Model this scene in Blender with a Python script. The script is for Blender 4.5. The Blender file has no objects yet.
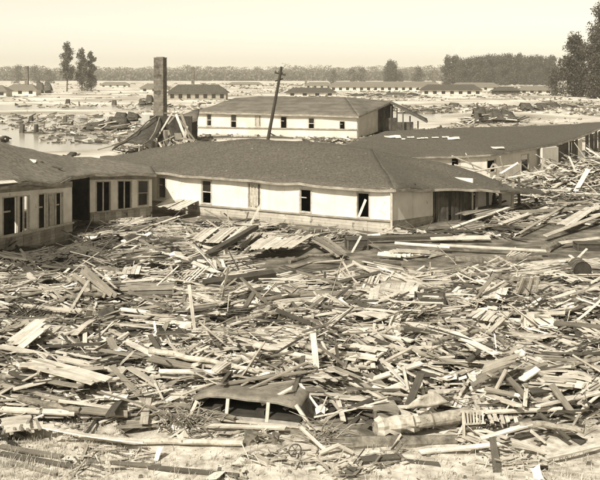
import bpy, math, random
import numpy as np
from mathutils import Vector, Matrix, noise as mnoise
random.seed(7); rs = np.random.RandomState(11)
S = bpy.context.scene
COL = S.collection
R = math.radians

# ------------------------------------------------------------------ camera
HC, F = 9.5, 950.0                       # eye height (m), focal length in photo pixels (600 wide)
cam = bpy.data.cameras.new('camera'); co = bpy.data.objects.new('camera', cam); COL.objects.link(co)
cam.sensor_width = 36; cam.lens = 36*F/600; cam.shift_y = -164/600
cam.clip_start = .5; cam.clip_end = 20000
co.location = (0, 0, HC); co.rotation_euler = (R(90), 0, 0); S.camera = co

# ------------------------------------------------------------------ sky, sun, exposure
SUNV = Vector((-.34, -.64, .70)).normalized()      # towards the sun
EL = math.asin(SUNV.z); AZ = math.atan2(SUNV.x, SUNV.y)
w = bpy.data.worlds.new('World'); S.world = w; w.use_nodes = True
nt = w.node_tree; nt.nodes.clear()
sky = nt.nodes.new('ShaderNodeTexSky'); sky.sky_type = 'NISHITA'; sky.sun_disc = False
sky.sun_elevation = EL; sky.sun_rotation = AZ; sky.altitude = 0; sky.air_density = 1.0; sky.dust_density = 3.0
bwn = nt.nodes.new('ShaderNodeRGBToBW')
mulc = nt.nodes.new('ShaderNodeMix'); mulc.data_type = 'RGBA'; mulc.blend_type = 'MULTIPLY'; mulc.inputs[0].default_value = 1
mulc.inputs[7].default_value = (1.0, .93, .76, 1)      # the print is a sepia monochrome
bg = nt.nodes.new('ShaderNodeBackground'); bg.inputs['Strength'].default_value = .108
wo = nt.nodes.new('ShaderNodeOutputWorld')
nt.links.new(sky.outputs[0], bwn.inputs[0])
# hazy summer air: the sky whitens towards the horizon
tcw = nt.nodes.new('ShaderNodeTexCoord'); sz = nt.nodes.new('ShaderNodeSeparateXYZ'); nt.links.new(tcw.outputs['Generated'], sz.inputs[0])
mrw = nt.nodes.new('ShaderNodeFloatCurve'); cvw = mrw.mapping.curves[0]; cvw.points[0].location = (0, 1); cvw.points[1].location = (1, .2)
for q in ((.02, .82), (.05, .55), (.1, .38), (.3, .22)): cvw.points.new(*q)
mrw.mapping.update(); nt.links.new(sz.outputs['Z'], mrw.inputs['Value'])
mlw = nt.nodes.new('ShaderNodeMath'); mlw.operation = 'MULTIPLY'
nt.links.new(bwn.outputs[0], mlw.inputs[0]); k4 = nt.nodes.new('ShaderNodeMath'); k4.operation = 'MULTIPLY'; k4.inputs[1].default_value = 5.0; nt.links.new(mrw.outputs[0], k4.inputs[0]); nt.links.new(k4.outputs[0], mlw.inputs[1]); nt.links.new(mlw.outputs[0], mulc.inputs[6])
nt.links.new(mulc.outputs[2], bg.inputs[0]); nt.links.new(bg.outputs[0], wo.inputs[0])
sl = bpy.data.lights.new('sun', 'SUN'); sl.energy = 4.7; sl.angle = R(.5); sl.color = (1, .965, .885)
so = bpy.data.objects.new('sun', sl); COL.objects.link(so); so.rotation_euler = SUNV.to_track_quat('Z', 'Y').to_euler()
S.view_settings.view_transform = 'Standard'; S.view_settings.look = 'None'
S.view_settings.exposure = .40; S.view_settings.gamma = 1; S.view_settings.use_curve_mapping = False
S.render.engine = 'CYCLES'; S.cycles.use_denoising = True
S.cycles.max_bounces = 6; S.cycles.diffuse_bounces = 3; S.cycles.volume_bounces = 1; S.cycles.volume_step_rate = 10

# ------------------------------------------------------------------ helpers
def at(px, py, D):
    return Vector(((px-300)*D/F, D, HC-(py-76)*D/F))
def pix(p):
    return (300+p[0]*F/p[1], 76+(HC-p[2])*F/p[1])
def tag(o, label=None, cat=None, group=None, kind=None):
    if label: o['label'] = label
    if cat: o['category'] = cat
    if group: o['group'] = group
    if kind: o['kind'] = kind
    return o
def empty(name, loc, rz=0):
    o = bpy.data.objects.new(name, None); COL.objects.link(o); o.location = loc; o.rotation_euler = (0, 0, rz); o.empty_display_size = .2
    return o
class MB:
    def __init__(s): s.v = []; s.f = []; s.uv = []; s.m = []; s.sm = []
    def add(s, vs, fs, uvs=None, m=0):
        b = len(s.v); s.v.extend([tuple(p) for p in vs])
        for i, f in enumerate(fs):
            s.f.append(tuple(b+k for k in f)); s.m.append(m)
            if uvs: s.uv.extend([uvs[k] for k in f])
            else: s.uv.extend([(vs[k][0]*.7+vs[k][1]*.7, vs[k][2]) for k in f])
    def board(s, c, L, W, T, ax, up, bend=0, nseg=1, jag=0, m=0, twist=0, taper=1):
        """a plank: centre c, along ax, thickness along up"""
        ax = Vector(ax).normalized(); up = Vector(up); sd = up.cross(ax).normalized(); up = ax.cross(sd).normalized(); c = Vector(c)
        vs = []; uv = []; n = nseg+1; ou = random.random()*50
        for i in range(n):
            t = i/nseg; x = (t-.5)*L; k = 1-(1-taper)*t
            if jag and i in (0, nseg): jj = [random.uniform(-jag, jag) for _ in range(2)]
            else: jj = (0, 0)
            a = twist*(t-.5); s2 = sd*math.cos(a)+up*math.sin(a); u2 = up*math.cos(a)-sd*math.sin(a)
            o = c+up*(bend*(1-4*(t-.5)**2))
            for (q, h, j) in ((-1, -1, 0), (1, -1, 1), (1, 1, 1), (-1, 1, 0)):
                vs.append(o+ax*(x+jj[j])+s2*(q*W/2*k)+u2*(h*T/2)); uv.append((x+ou, q*W/2+h*T*.3))
        fs = [(3, 2, 1, 0), tuple(4*nseg+k for k in (0, 1, 2, 3))]
        for i in range(nseg):
            b = 4*i
            for k in range(4):
                fs.append((b+k, b+(k+1) % 4, b+4+(k+1) % 4, b+4+k))
        s.add(vs, fs, uv, m)
    def tube(s, pts, rad, sides=8, m=0, cap=True, rough=0):
        pts = [Vector(p) for p in pts]; n = len(pts); vs = []; uv = []; ln = 0; ou = random.random()*50
        for i, p in enumerate(pts):
            t = (pts[min(i+1, n-1)]-pts[max(i-1, 0)]).normalized()
            ref = Vector((0, 0, 1)) if abs(t.z) < .9 else Vector((1, 0, 0))
            a = t.cross(ref).normalized(); b = t.cross(a).normalized()
            if i: ln += (p-pts[i-1]).length
            r = rad[i] if isinstance(rad, (list, tuple)) else rad
            for k in range(sides):
                th = 2*math.pi*k/sides; rr = r*(1+random.uniform(-rough, rough))
                vs.append(p+a*math.cos(th)*rr+b*math.sin(th)*rr); uv.append((ln+ou, th*r))
        fs = []
        for i in range(n-1):
            for k in range(sides):
                fs.append((i*sides+k, i*sides+(k+1) % sides, (i+1)*sides+(k+1) % sides, (i+1)*sides+k))
        if cap: fs += [tuple(range(sides))[::-1], tuple((n-1)*sides+k for k in range(sides))]
        s.add(vs, fs, uv, m)
    def box(s, c, sx, sy, sz, rz=0, m=0, tilt=None):
        M = Matrix.Rotation(rz, 3, 'Z')
        if tilt: M = M @ Matrix.Rotation(tilt[0], 3, 'X') @ Matrix.Rotation(tilt[1], 3, 'Y')
        s.board(c, sx, sy, sz, M @ Vector((1, 0, 0)), M @ Vector((0, 0, 1)), m=m)
    def hexa(s, lo, hi, m=0):
        """closed solid from two matching quads"""
        vs = list(lo)+list(hi); n = len(lo)
        fs = [tuple(range(n))[::-1], tuple(range(n, 2*n))]+[(k, (k+1) % n, n+(k+1) % n, n+k) for k in range(n)]
        s.add(vs, fs, None, m)
    def slab(s, rows, th, m=0, wob=0, sub=1, seed=0):
        """rows: list of equally long point lists -> a sheet with thickness th (downwards normal)"""
        if sub > 1:
            A = np.array([[list(p) for p in r] for r in rows])
            def res(A, k, ax):
                n = A.shape[ax]; t = np.linspace(0, n-1, (n-1)*k+1); i = np.clip(t.astype(int), 0, n-2); f = t-i
                a = np.take(A, i, ax); b = np.take(A, i+1, ax)
                sh = [1, 1, 1]; sh[ax] = len(t); f = f.reshape(sh)
                return a*(1-f)+b*f
            A = res(res(A, sub, 0), sub, 1); rows = [[Vector(p) for p in r] for r in A]
        nr, nc = len(rows), len(rows[0]); top = []; uv = []
        for i, r in enumerate(rows):
            for j, p in enumerate(r):
                p = Vector(p)
                if wob: p = p+Vector((0, 0, wob*mnoise.noise(Vector((p.x*.35+seed, p.y*.35, 0)))+wob*.22*mnoise.noise(Vector((p.x*1.3+seed, p.y*1.3, 3)))))
                top.append(p); uv.append((p.x*.9+p.y*.2, p.y))
        a = (top[nc-1]-top[0]).cross(top[(nr-1)*nc]-top[0]).normalized()
        if a.z < 0: a = -a
        if abs(a.z) < .15 and a.y > 0: a = -a
        vs = top+[p-a*th for p in top]; N = nr*nc; uv = uv+uv; fs = []
        for i in range(nr-1):
            for j in range(nc-1):
                q = (i*nc+j, i*nc+j+1, (i+1)*nc+j+1, (i+1)*nc+j)
                fs.append(q); fs.append(tuple(N+k for k in q[::-1]))
        def rim(l):
            for x, y in zip(l, l[1:]): fs.append((y, x, N+x, N+y))
        rim([j for j in range(nc)]); rim([i*nc+nc-1 for i in range(nr)]); rim([(nr-1)*nc+j for j in range(nc)][::-1]); rim([i*nc for i in range(nr)][::-1])
        if sub > 1 and len(rows) > 3: s.sm.append((len(s.f), 2*(nr-1)*(nc-1)))
        s.add(vs, fs, uv, m)
    def sheet(s, c, ax, up, L, W, n=3, crump=.1, th=.02, m=0, ragged=.15):
        ax = Vector(ax).normalized(); up = Vector(up); sd = up.cross(ax).normalized(); up = ax.cross(sd).normalized(); c = Vector(c); sx = random.random()*99
        rows = []
        for i in range(n+1):
            r = []
            for j in range(n+1):
                a = (i/n-.5)*W; b = (j/n-.5)*L
                if i in (0, n): a *= 1-random.uniform(0, ragged)
                if j in (0, n): b *= 1-random.uniform(0, ragged)
                r.append(c+ax*b+sd*a+up*(crump*mnoise.noise(Vector((b*1.5+sx, a*1.5, 0)))*2))
            rows.append(r)
        s.slab(rows, th, m)
    def build(s, name, mats, parent=None, smooth=False):
        me = bpy.data.meshes.new(name); me.from_pydata(s.v, [], s.f)
        ul = me.uv_layers.new(name='UVMap'); ul.data.foreach_set('uv', np.array(s.uv, dtype=np.float32).ravel())
        if not isinstance(mats, (list, tuple)): mats = [mats]
        for m in mats: me.materials.append(m)
        me.polygons.foreach_set('material_index', np.array(s.m, dtype=np.int32))
        if smooth: me.polygons.foreach_set('use_smooth', np.ones(len(s.f), dtype=bool))
        if s.sm:
            fl = np.zeros(len(s.f), dtype=bool)
            for a, n in s.sm: fl[a:a+n] = True
            me.polygons.foreach_set('use_smooth', fl)
        me.update()
        o = bpy.data.objects.new(name, me); COL.objects.link(o)
        if parent is not None:
            o.parent = parent; L = Vector((0, 0, 0)); p = parent
            M = Matrix.Identity(4); chain = []
            while p is not None: chain.append(p); p = p.parent
            for q in reversed(chain): M = M @ (Matrix.Translation(q.location) @ q.rotation_euler.to_matrix().to_4x4())
            me.transform(M.inverted())
        return o
    def thing(s, name, mats, label, cat, group=None, kind=None, smooth=False):
        """one-mesh thing with its origin at the middle of its base"""
        a = np.array([tuple(p) for p in s.v]); c = Vector(((a[:, 0].min()+a[:, 0].max())/2, (a[:, 1].min()+a[:, 1].max())/2, a[:, 2].min()))
        o = s.build(name, mats, None, smooth); o.data.transform(Matrix.Translation(-c)); o.location = c
        return tag(o, label, cat, group, kind)

# ------------------------------------------------------------------ materials (all sepia, as the print)
def ramp(nt, stops):
    n = nt.nodes.new('ShaderNodeValToRGB'); e = n.color_ramp.elements
    e[0].position = stops[0][0]; e[0].color = (*stops[0][1], 1); e[1].position = stops[-1][0]; e[1].color = (*stops[-1][1], 1)
    for p, c in stops[1:-1]: x = e.new(p); x.color = (*c, 1)
    return n
def sep(v):
    """a luminance as the print's sepia of that tone"""
    g = .87+.06*min(1, v/.7); b = .66+.15*min(1, v/.7)
    k = v/(.3*1+.6*g+.1*b)
    return (k, k*g, k*b)
def wood(name, tones, rough=.8, grain=1.0):
    """weathered wood: tone per piece, grain along the UV's u"""
    m = bpy.data.materials.new(name); m.use_nodes = True; nt = m.node_tree; N = nt.nodes; Lk = nt.links
    b = N['Principled BSDF']; b.inputs['Roughness'].default_value = rough; b.inputs['Specular IOR Level'].default_value = .25
    g = N.new('ShaderNodeNewGeometry'); oi = N.new('ShaderNodeObjectInfo'); add = N.new('ShaderNodeMath'); add.operation = 'ADD'
    fr = N.new('ShaderNodeMath'); fr.operation = 'FRACT'
    Lk.new(g.outputs['Random Per Island'], add.inputs[0]); Lk.new(oi.outputs['Random'], add.inputs[1]); Lk.new(add.outputs[0], fr.inputs[0])
    r = ramp(nt, [(i/(len(tones)-1), sep(t)) for i, t in enumerate(tones)]); Lk.new(fr.outputs[0], r.inputs[0])
    uv = N.new('ShaderNodeUVMap'); mp = N.new('ShaderNodeMapping'); mp.inputs['Scale'].default_value = (1.6, 42, 1)
    off = N.new('ShaderNodeCombineXYZ'); ml = N.new('ShaderNodeMath'); ml.operation = 'MULTIPLY'; ml.inputs[1].default_value = 71
    Lk.new(fr.outputs[0], ml.inputs[0]); Lk.new(ml.outputs[0], off.inputs[2]); Lk.new(off.outputs[0], mp.inputs['Location']); Lk.new(uv.outputs[0], mp.inputs['Vector'])
    n1 = N.new('ShaderNodeTexNoise'); n1.inputs['Scale'].default_value = 1.0; n1.inputs['Detail'].default_value = 4; Lk.new(mp.outputs[0], n1.inputs['Vector'])
    n2 = N.new('ShaderNodeTexNoise'); n2.inputs['Scale'].default_value = 2.1; n2.inputs['Detail'].default_value = 6; n2.inputs['Roughness'].default_value = .7
    tc = N.new('ShaderNodeTexCoord'); Lk.new(tc.outputs['Object'], n2.inputs['Vector'])
    r1 = ramp(nt, [(.3, (.62,)*3), (.62, (1.15,)*3)]); Lk.new(n1.outputs[0], r1.inputs[0])
    r2 = ramp(nt, [(.33, (.55,)*3), (.6, (1.1,)*3)]); Lk.new(n2.outputs[0], r2.inputs[0])
    m1 = N.new('ShaderNodeMix'); m1.data_type = 'RGBA'; m1.blend_type = 'MULTIPLY'; m1.inputs[0].default_value = .75*grain
    m2 = N.new('ShaderNodeMix'); m2.data_type = 'RGBA'; m2.blend_type = 'MULTIPLY'; m2.inputs[0].default_value = .7
    Lk.new(r.outputs[0], m1.inputs[6]); Lk.new(r1.outputs[0], m1.inputs[7]); Lk.new(m1.outputs[2], m2.inputs[6]); Lk.new(r2.outputs[0], m2.inputs[7])
    Lk.new(m2.outputs[2], b.inputs['Base Color'])
    bp = N.new('ShaderNodeBump'); bp.inputs['Strength'].default_value = .5; bp.inputs['Distance'].default_value = .01; Lk.new(n1.outputs[0], bp.inputs['Height']); Lk.new(bp.outputs[0], b.inputs['Normal'])
    return m
def surf(name, lo, hi, scale=3, rough=.85, bump=.3, bdist=.02, detail=8, spots=None, stripes=None, stretch=(1, 1, 1), lohi=(.35, .65), metal=0):
    """mottled surface lo..hi; spots=(scale, threshold, tone); stripes=(axis 'X'/'Y'/'Z'/'U', per metre, depth)"""
    m = bpy.data.materials.new(name); m.use_nodes = True; nt = m.node_tree; N = nt.nodes; Lk = nt.links
    b = N['Principled BSDF']; b.inputs['Roughness'].default_value = rough; b.inputs['Specular IOR Level'].default_value = .3; b.inputs['Metallic'].default_value = metal
    tc = N.new('ShaderNodeTexCoord'); mp = N.new('ShaderNodeMapping'); mp.inputs['Scale'].default_value = stretch; Lk.new(tc.outputs['Object'], mp.inputs['Vector'])
    n = N.new('ShaderNodeTexNoise'); n.inputs['Scale'].default_value = scale; n.inputs['Detail'].default_value = detail; n.inputs['Roughness'].default_value = .65
    Lk.new(mp.outputs[0], n.inputs['Vector']); r = ramp(nt, [(lohi[0], sep(lo)), (lohi[1], sep(hi))]); Lk.new(n.outputs[0], r.inputs[0]); cur = r.outputs[0]; h = n.outputs[0]
    if spots:
        n2 = N.new('ShaderNodeTexNoise'); n2.inputs['Scale'].default_value = spots[0]; n2.inputs['Detail'].default_value = 7; n2.inputs['Roughness'].default_value = .6
        Lk.new(mp.outputs[0], n2.inputs['Vector']); r2 = ramp(nt, [(spots[1], (0,)*3), (spots[1]+.06, (1,)*3)]); Lk.new(n2.outputs[0], r2.inputs[0])
        mx = N.new('ShaderNodeMix'); mx.data_type = 'RGBA'; Lk.new(r2.outputs[0], mx.inputs[0]); Lk.new(cur, mx.inputs[6]); mx.inputs[7].default_value = (*sep(spots[2]), 1); cur = mx.outputs[2]
    if stripes:
        sx = N.new('ShaderNodeSeparateXYZ')
        if stripes[0] == 'U': u = N.new('ShaderNodeUVMap'); Lk.new(u.outputs[0], sx.inputs[0]); src = sx.outputs['X']
        elif stripes[0] == 'V': u = N.new('ShaderNodeUVMap'); Lk.new(u.outputs[0], sx.inputs[0]); src = sx.outputs['Y']
        else: Lk.new(tc.outputs['Object'], sx.inputs[0]); src = sx.outputs[stripes[0]]
        k = N.new('ShaderNodeMath'); k.operation = 'MULTIPLY'; k.inputs[1].default_value = stripes[1]; Lk.new(src, k.inputs[0])
        f = N.new('ShaderNodeMath'); f.operation = 'FRACT'; Lk.new(k.outputs[0], f.inputs[0])
        r3 = ramp(nt, [(0, (1-stripes[2],)*3), (.12, (1,)*3), (1, (1-.15*stripes[2],)*3)]); Lk.new(f.outputs[0], r3.inputs[0])
        fl = N.new('ShaderNodeMath'); fl.operation = 'FLOOR'; Lk.new(k.outputs[0], fl.inputs[0])
        wn = N.new('ShaderNodeTexWhiteNoise'); wn.noise_dimensions = '1D'; Lk.new(fl.outputs[0], wn.inputs['W'])
        r4 = ramp(nt, [(0, (1-.35*stripes[2],)*3), (1, (1,)*3)]); Lk.new(wn.outputs['Value'], r4.inputs[0])
        for rr in (r3, r4):
            mx = N.new('ShaderNodeMix'); mx.data_type = 'RGBA'; mx.blend_type = 'MULTIPLY'; mx.inputs[0].default_value = 1; Lk.new(cur, mx.inputs[6]); Lk.new(rr.outputs[0], mx.inputs[7]); cur = mx.outputs[2]
        h = r3.outputs[0]
    Lk.new(cur, b.inputs['Base Color'])
    if bump:
        bp = N.new('ShaderNodeBump'); bp.inputs['Strength'].default_value = bump; bp.inputs['Distance'].default_value = bdist; Lk.new(h, bp.inputs['Height']); Lk.new(bp.outputs[0], b.inputs['Normal'])
    return m
M = {}
M['pale'] = wood('pale_weathered_wood', [.26, .5, .36, .66, .44, .56])
M['mid'] = wood('grey_weathered_wood', [.10, .26, .16, .34, .13])
M['dark'] = wood('dark_wet_wood', [.03, .09, .05, .13, .06])
M['plankpale'] = wood('painted_sheathing', [.36, .55, .44, .62, .5])
M['bark'] = surf('log_bark', .07, .22, 4, .9, .8, .03, stretch=(1, 1, 1))
M['palebark'] = surf('stripped_pale_bark', .26, .5, 5, .85, .6, .02, spots=(9, .62, .12))
M['bark2'] = surf('wet_pale_bark', .14, .34, 5, .85, .8, .03, spots=(7, .6, .07))
M['board'] = surf('wallboard', .42, .66, 2.2, .85, .2, .01, spots=(3.1, .64, .3))
M['cloth'] = surf('crumpled_cloth', .28, .5, 6, .95, .4, .02)
M['tar'] = surf('tar_paper', .03, .085, 2, .8, .5, .03, spots=(4, .66, .18))
M['roof'] = surf('asphalt_roofing', .06, .105, 7, .9, .6, .03, spots=(3.7, .66, .22), detail=15, stripes=('V', .9, .18), lohi=(.4, .6))
M['roofpale'] = surf('faded_asphalt_roofing', .10, .18, 4, .9, .5, .012, lohi=(.4, .6), detail=14, spots=(2.1, .64, .08), stripes=('V', 1.1, .25))
M['roofrow'] = surf('shingle_roofing', .095, .17, .5, .9, .4, .02, spots=(1.9, .7, .3), stripes=('Z', 2.2, .5))
M['white'] = surf('white_painted_siding', .56, .70, .9, .75, .15, .01, spots=(1.7, .64, .38), detail=12, stripes=('U', .41, .14))
M['white2'] = surf('white_painted_clapboard', .46, .62, .5, .75, .25, .01, spots=(1.2, .66, .38), stripes=('Z', 4, .12))
M['cream'] = surf('cream_panel_paint', .56, .72, 1.2, .75, .2, .01, spots=(2, .66, .3))
M['skirt'] = surf('weathered_clapboard', .34, .5, 1.3, .85, .5, .02, spots=(2.4, .6, .18), stripes=('Z', 6.0, .55))
M['skirtdark'] = surf('stained_panel_boards', .22, .36, 1.3, .85, .5, .02, spots=(2.4, .6, .09), stripes=('Z', 6.0, .5))
M['darkslat'] = surf('bare_sheathing_boards', .035, .12, 1.1, .9, .5, .02, stripes=('U', 3.5, .7))
M['trim'] = surf('window_trim', .3, .5, 4, .7, .2, .005)
M['fascia'] = surf('fascia_board', .14, .34, 1.5, .8, .3, .01, stretch=(1, 1, 3))
M['glass'] = surf('dark_window_pane', .012, .03, 2, .15, 0)
M['inside'] = surf('interior_shade_tone', .02, .05, 2, .95, .3)  # near-black tone stands in for the shade of unlit interiors
M['brick'] = surf('sooty_brick', .08, .19, 1.2, .9, .4, .02, spots=(.5, .55, .06), stripes=('Z', 2.4, .45))
M['concrete'] = surf('concrete_cap', .12, .2, 3)
M['iron'] = surf('rusted_iron', .04, .11, 6, .7, .4, .01)
M['carpaint'] = surf('muddy_car_paint', .09, .22, 2.4, .5, .15, .01, spots=(3.6, .58, .14))
M['rubber'] = surf('rubber_seal', .03, .05, 5, .8)
M['mud'] = None
M['trunk'] = surf('tree_trunk', .05, .12, 2, .9, .6, .05)
def leafm(name, lo, hi):
    m = wood(name, [lo, hi, (lo+hi)/2, hi*1.25], .8, .2); return m
M['leaf'] = leafm('dark_foliage', .03, .07)
M['leaf2'] = leafm('pale_foliage', .045, .10)
M['grass'] = wood('dry_grass', [.2, .5, .3, .6, .12], .9, .2)

def fbm(x, y, s=0, o=3):
    v = 0; a = 1
    for k in range(o): v += a*mnoise.noise(Vector((x, y, s+k*7.3))); x *= 2.1; y *= 2.1; a *= .5
    return v
def sst(a, b, x):
    t = min(1, max(0, (x-a)/(b-a))); return t*t*(3-2*t)
def mudmask(x, y):
    """1 where bare mud shows between the wreckage"""
    px, py = 300+x*F/y, 76+HC*F/y
    m = 0
    if px > 225:
        lo = 247+(px-240)*(-.018)+9*(1-sst(250, 330, px)); hi = 287-(px-240)*.045
        e = 3.5*mnoise.noise(Vector((x*.25, y*.3, 9)))
        m = sst(lo-4+e, lo+2+e, py)*(1-sst(hi-5+e, hi+3+e, py))*sst(225, 262, px)
    if px > 505: m = max(m, sst(505, 530, px)*sst(226, 231, py)*(1-sst(240, 246, py)))
    return m
def H(x, y):
    """height of the solid ground / heap core"""
    if y < 75:
        core = .32+.45*fbm(x*.22, y*.22, 1)+.36*fbm(x*.62, y*.62, 5, 2)
        z = core*sst(23.5, 28.5, y-.6*mnoise.noise(Vector((x*.3, 0, 4))))*(1-.78*sst(35, 41, y)*sst(-5, -2, x))*(1-sst(44, 50, y))*(1-sst(-7, -10, x)*sst(38, 43, y) if x < -7 else 1)
        z += .16*fbm(x*.4, y*.4, 2, 3)*(1-sst(24, 28, y))+.10*(1-sst(18, 26, y))
        z *= 1-.93*mudmask(x, y)
        z += .12
    else: z = .12
    z += .45*math.exp(-((x+12.0)/2.6)**2-((y-45.5)/2.2)**2)                       # dark heap before the left barracks
    z += 2.3*math.exp(-((x-27.5)/5.2)**2-((y-76)/11)**2)+.8*math.exp(-((x-22)/3.5)**2-((y-73)/4)**2)
    if y > 60:
        k = sst(85, 135, y); q = .45*fbm(x/34, y/70, 11, 4)+.12
        q -= .42*sst(118, 130, y)*(1-sst(215, 240, y))*sst(-.10, -.14, x/y)
        q -= .6*sst(262, 272, y)*(1-sst(300, 320, y))*sst(-.08, -.14, x/y)
        if y > 300: q += .25
        z = z*(1-k)+k*q
        if y > 1300: z += sst(1300, 2500, y)*2
    return z

# ------------------------------------------------------------------ ground, water
def ground_mat():
    m = bpy.data.materials.new('mud_and_sand'); m.use_nodes = True; nt = m.node_tree; N = nt.nodes; Lk = nt.links
    b = N['Principled BSDF']; b.inputs['Roughness'].default_value = .9; b.inputs['Specular IOR Level'].default_value = .2
    g = N.new('ShaderNodeNewGeometry'); sx = N.new('ShaderNodeSeparateXYZ'); Lk.new(g.outputs['Position'], sx.inputs[0])
    def noise(sc, d=8):
        n = N.new('ShaderNodeTexNoise'); n.inputs['Scale'].default_value = sc; n.inputs['Detail'].default_value = d; n.inputs['Roughness'].default_value = .62
        Lk.new(g.outputs['Position'], n.inputs['Vector']); return n
    n1 = noise(.9); r1 = ramp(nt, [(.35, sep(.05)), (.5, sep(.12)), (.68, sep(.24))]); Lk.new(n1.outputs[0], r1.inputs[0])     # mud
    n2 = noise(2.8); r2 = ramp(nt, [(.33, sep(.22)), (.5, sep(.45)), (.66, sep(.62))]); Lk.new(n2.outputs[0], r2.inputs[0])   # sandy bank
    n3 = noise(.035, 10); r3 = ramp(nt, [(.36, sep(.2)), (.47, sep(.38)), (.62, sep(.62))]); Lk.new(n3.outputs[0], r3.inputs[0])     # flood silt
    mr = N.new('ShaderNodeMapRange'); mr.inputs['From Min'].default_value = 24; mr.inputs['From Max'].default_value = 27.5; Lk.new(sx.outputs['Y'], mr.inputs['Value'])
    a = N.new('ShaderNodeMix'); a.data_type = 'RGBA'; Lk.new(mr.outputs[0], a.inputs[0]); Lk.new(r2.outputs[0], a.inputs[6]); Lk.new(r1.outputs[0], a.inputs[7])
    mr2 = N.new('ShaderNodeMapRange'); mr2.inputs['From Min'].default_value = 62; mr2.inputs['From Max'].default_value = 95; Lk.new(sx.outputs['Y'], mr2.inputs['Value'])
    c = N.new('ShaderNodeMix'); c.data_type = 'RGBA'; Lk.new(mr2.outputs[0], c.inputs[0]); Lk.new(a.outputs[2], c.inputs[6]); Lk.new(r3.outputs[0], c.inputs[7])
    Lk.new(c.outputs[2], b.inputs['Base Color'])
    n4 = noise(5); bp = N.new('ShaderNodeBump'); bp.inputs['Strength'].default_value = .7; bp.inputs['Distance'].default_value = .06; Lk.new(n4.outputs[0], bp.inputs['Height']); Lk.new(bp.outputs[0], b.inputs['Normal'])
    return m
def make_ground():
    ys = list(np.arange(10, 66, .38)); y = 66.
    while y < 5600: ys.append(y); y *= 1.022
    nx = 190; vs = []; fs = []
    for y in ys:
        half = .42*y+9 if y < 75 else .6*y
        for i in range(nx): x = -half+2*half*i/(nx-1); vs.append((x, y, H(x, y)))
    for j in range(len(ys)-1):
        for i in range(nx-1): k = j*nx+i; fs.append((k, k+1, k+nx+1, k+nx))
    me = bpy.data.meshes.new('ground'); me.from_pydata(vs, [], fs); me.materials.append(ground_mat()); me.polygons.foreach_set('use_smooth', np.ones(len(fs), dtype=bool))
    o = bpy.data.objects.new('ground', me); COL.objects.link(o); o['kind'] = 'structure'; o['label'] = 'muddy silt covered flood plain'
make_ground()
def water_mat():
    m = bpy.data.materials.new('silty_water'); m.use_nodes = True; nt = m.node_tree; N = nt.nodes; Lk = nt.links
    b = N['Principled BSDF']; b.inputs['Base Color'].default_value = (*sep(.3), 1); b.inputs['Roughness'].default_value = .16; b.inputs['IOR'].default_value = 1.33
    g = N.new('ShaderNodeNewGeometry'); mp = N.new('ShaderNodeMapping'); mp.inputs['Scale'].default_value = (.35, .9, 1); Lk.new(g.outputs['Position'], mp.inputs[0])
    n = N.new('ShaderNodeTexNoise'); n.inputs['Scale'].default_value = .8; n.inputs['Detail'].default_value = 6; Lk.new(mp.outputs[0], n.inputs['Vector'])
    bp = N.new('ShaderNodeBump'); bp.inputs['Strength'].default_value = .35; bp.inputs['Distance'].default_value = .08; Lk.new(n.outputs[0], bp.inputs['Height']); Lk.new(bp.outputs[0], b.inputs['Normal'])
    return m
wv = [(-70, 92, .06), (70, 92, .06), (3000, 5550, .06), (-3000, 5550, .06)]
me = bpy.data.meshes.new('floodwater'); me.from_pydata(wv, [], [(0, 1, 2, 3)]); me.materials.append(water_mat())
o = bpy.data.objects.new('floodwater', me); COL.objects.link(o); o['kind'] = 'structure'; o['label'] = 'shallow silty floodwater across the plain'

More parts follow.
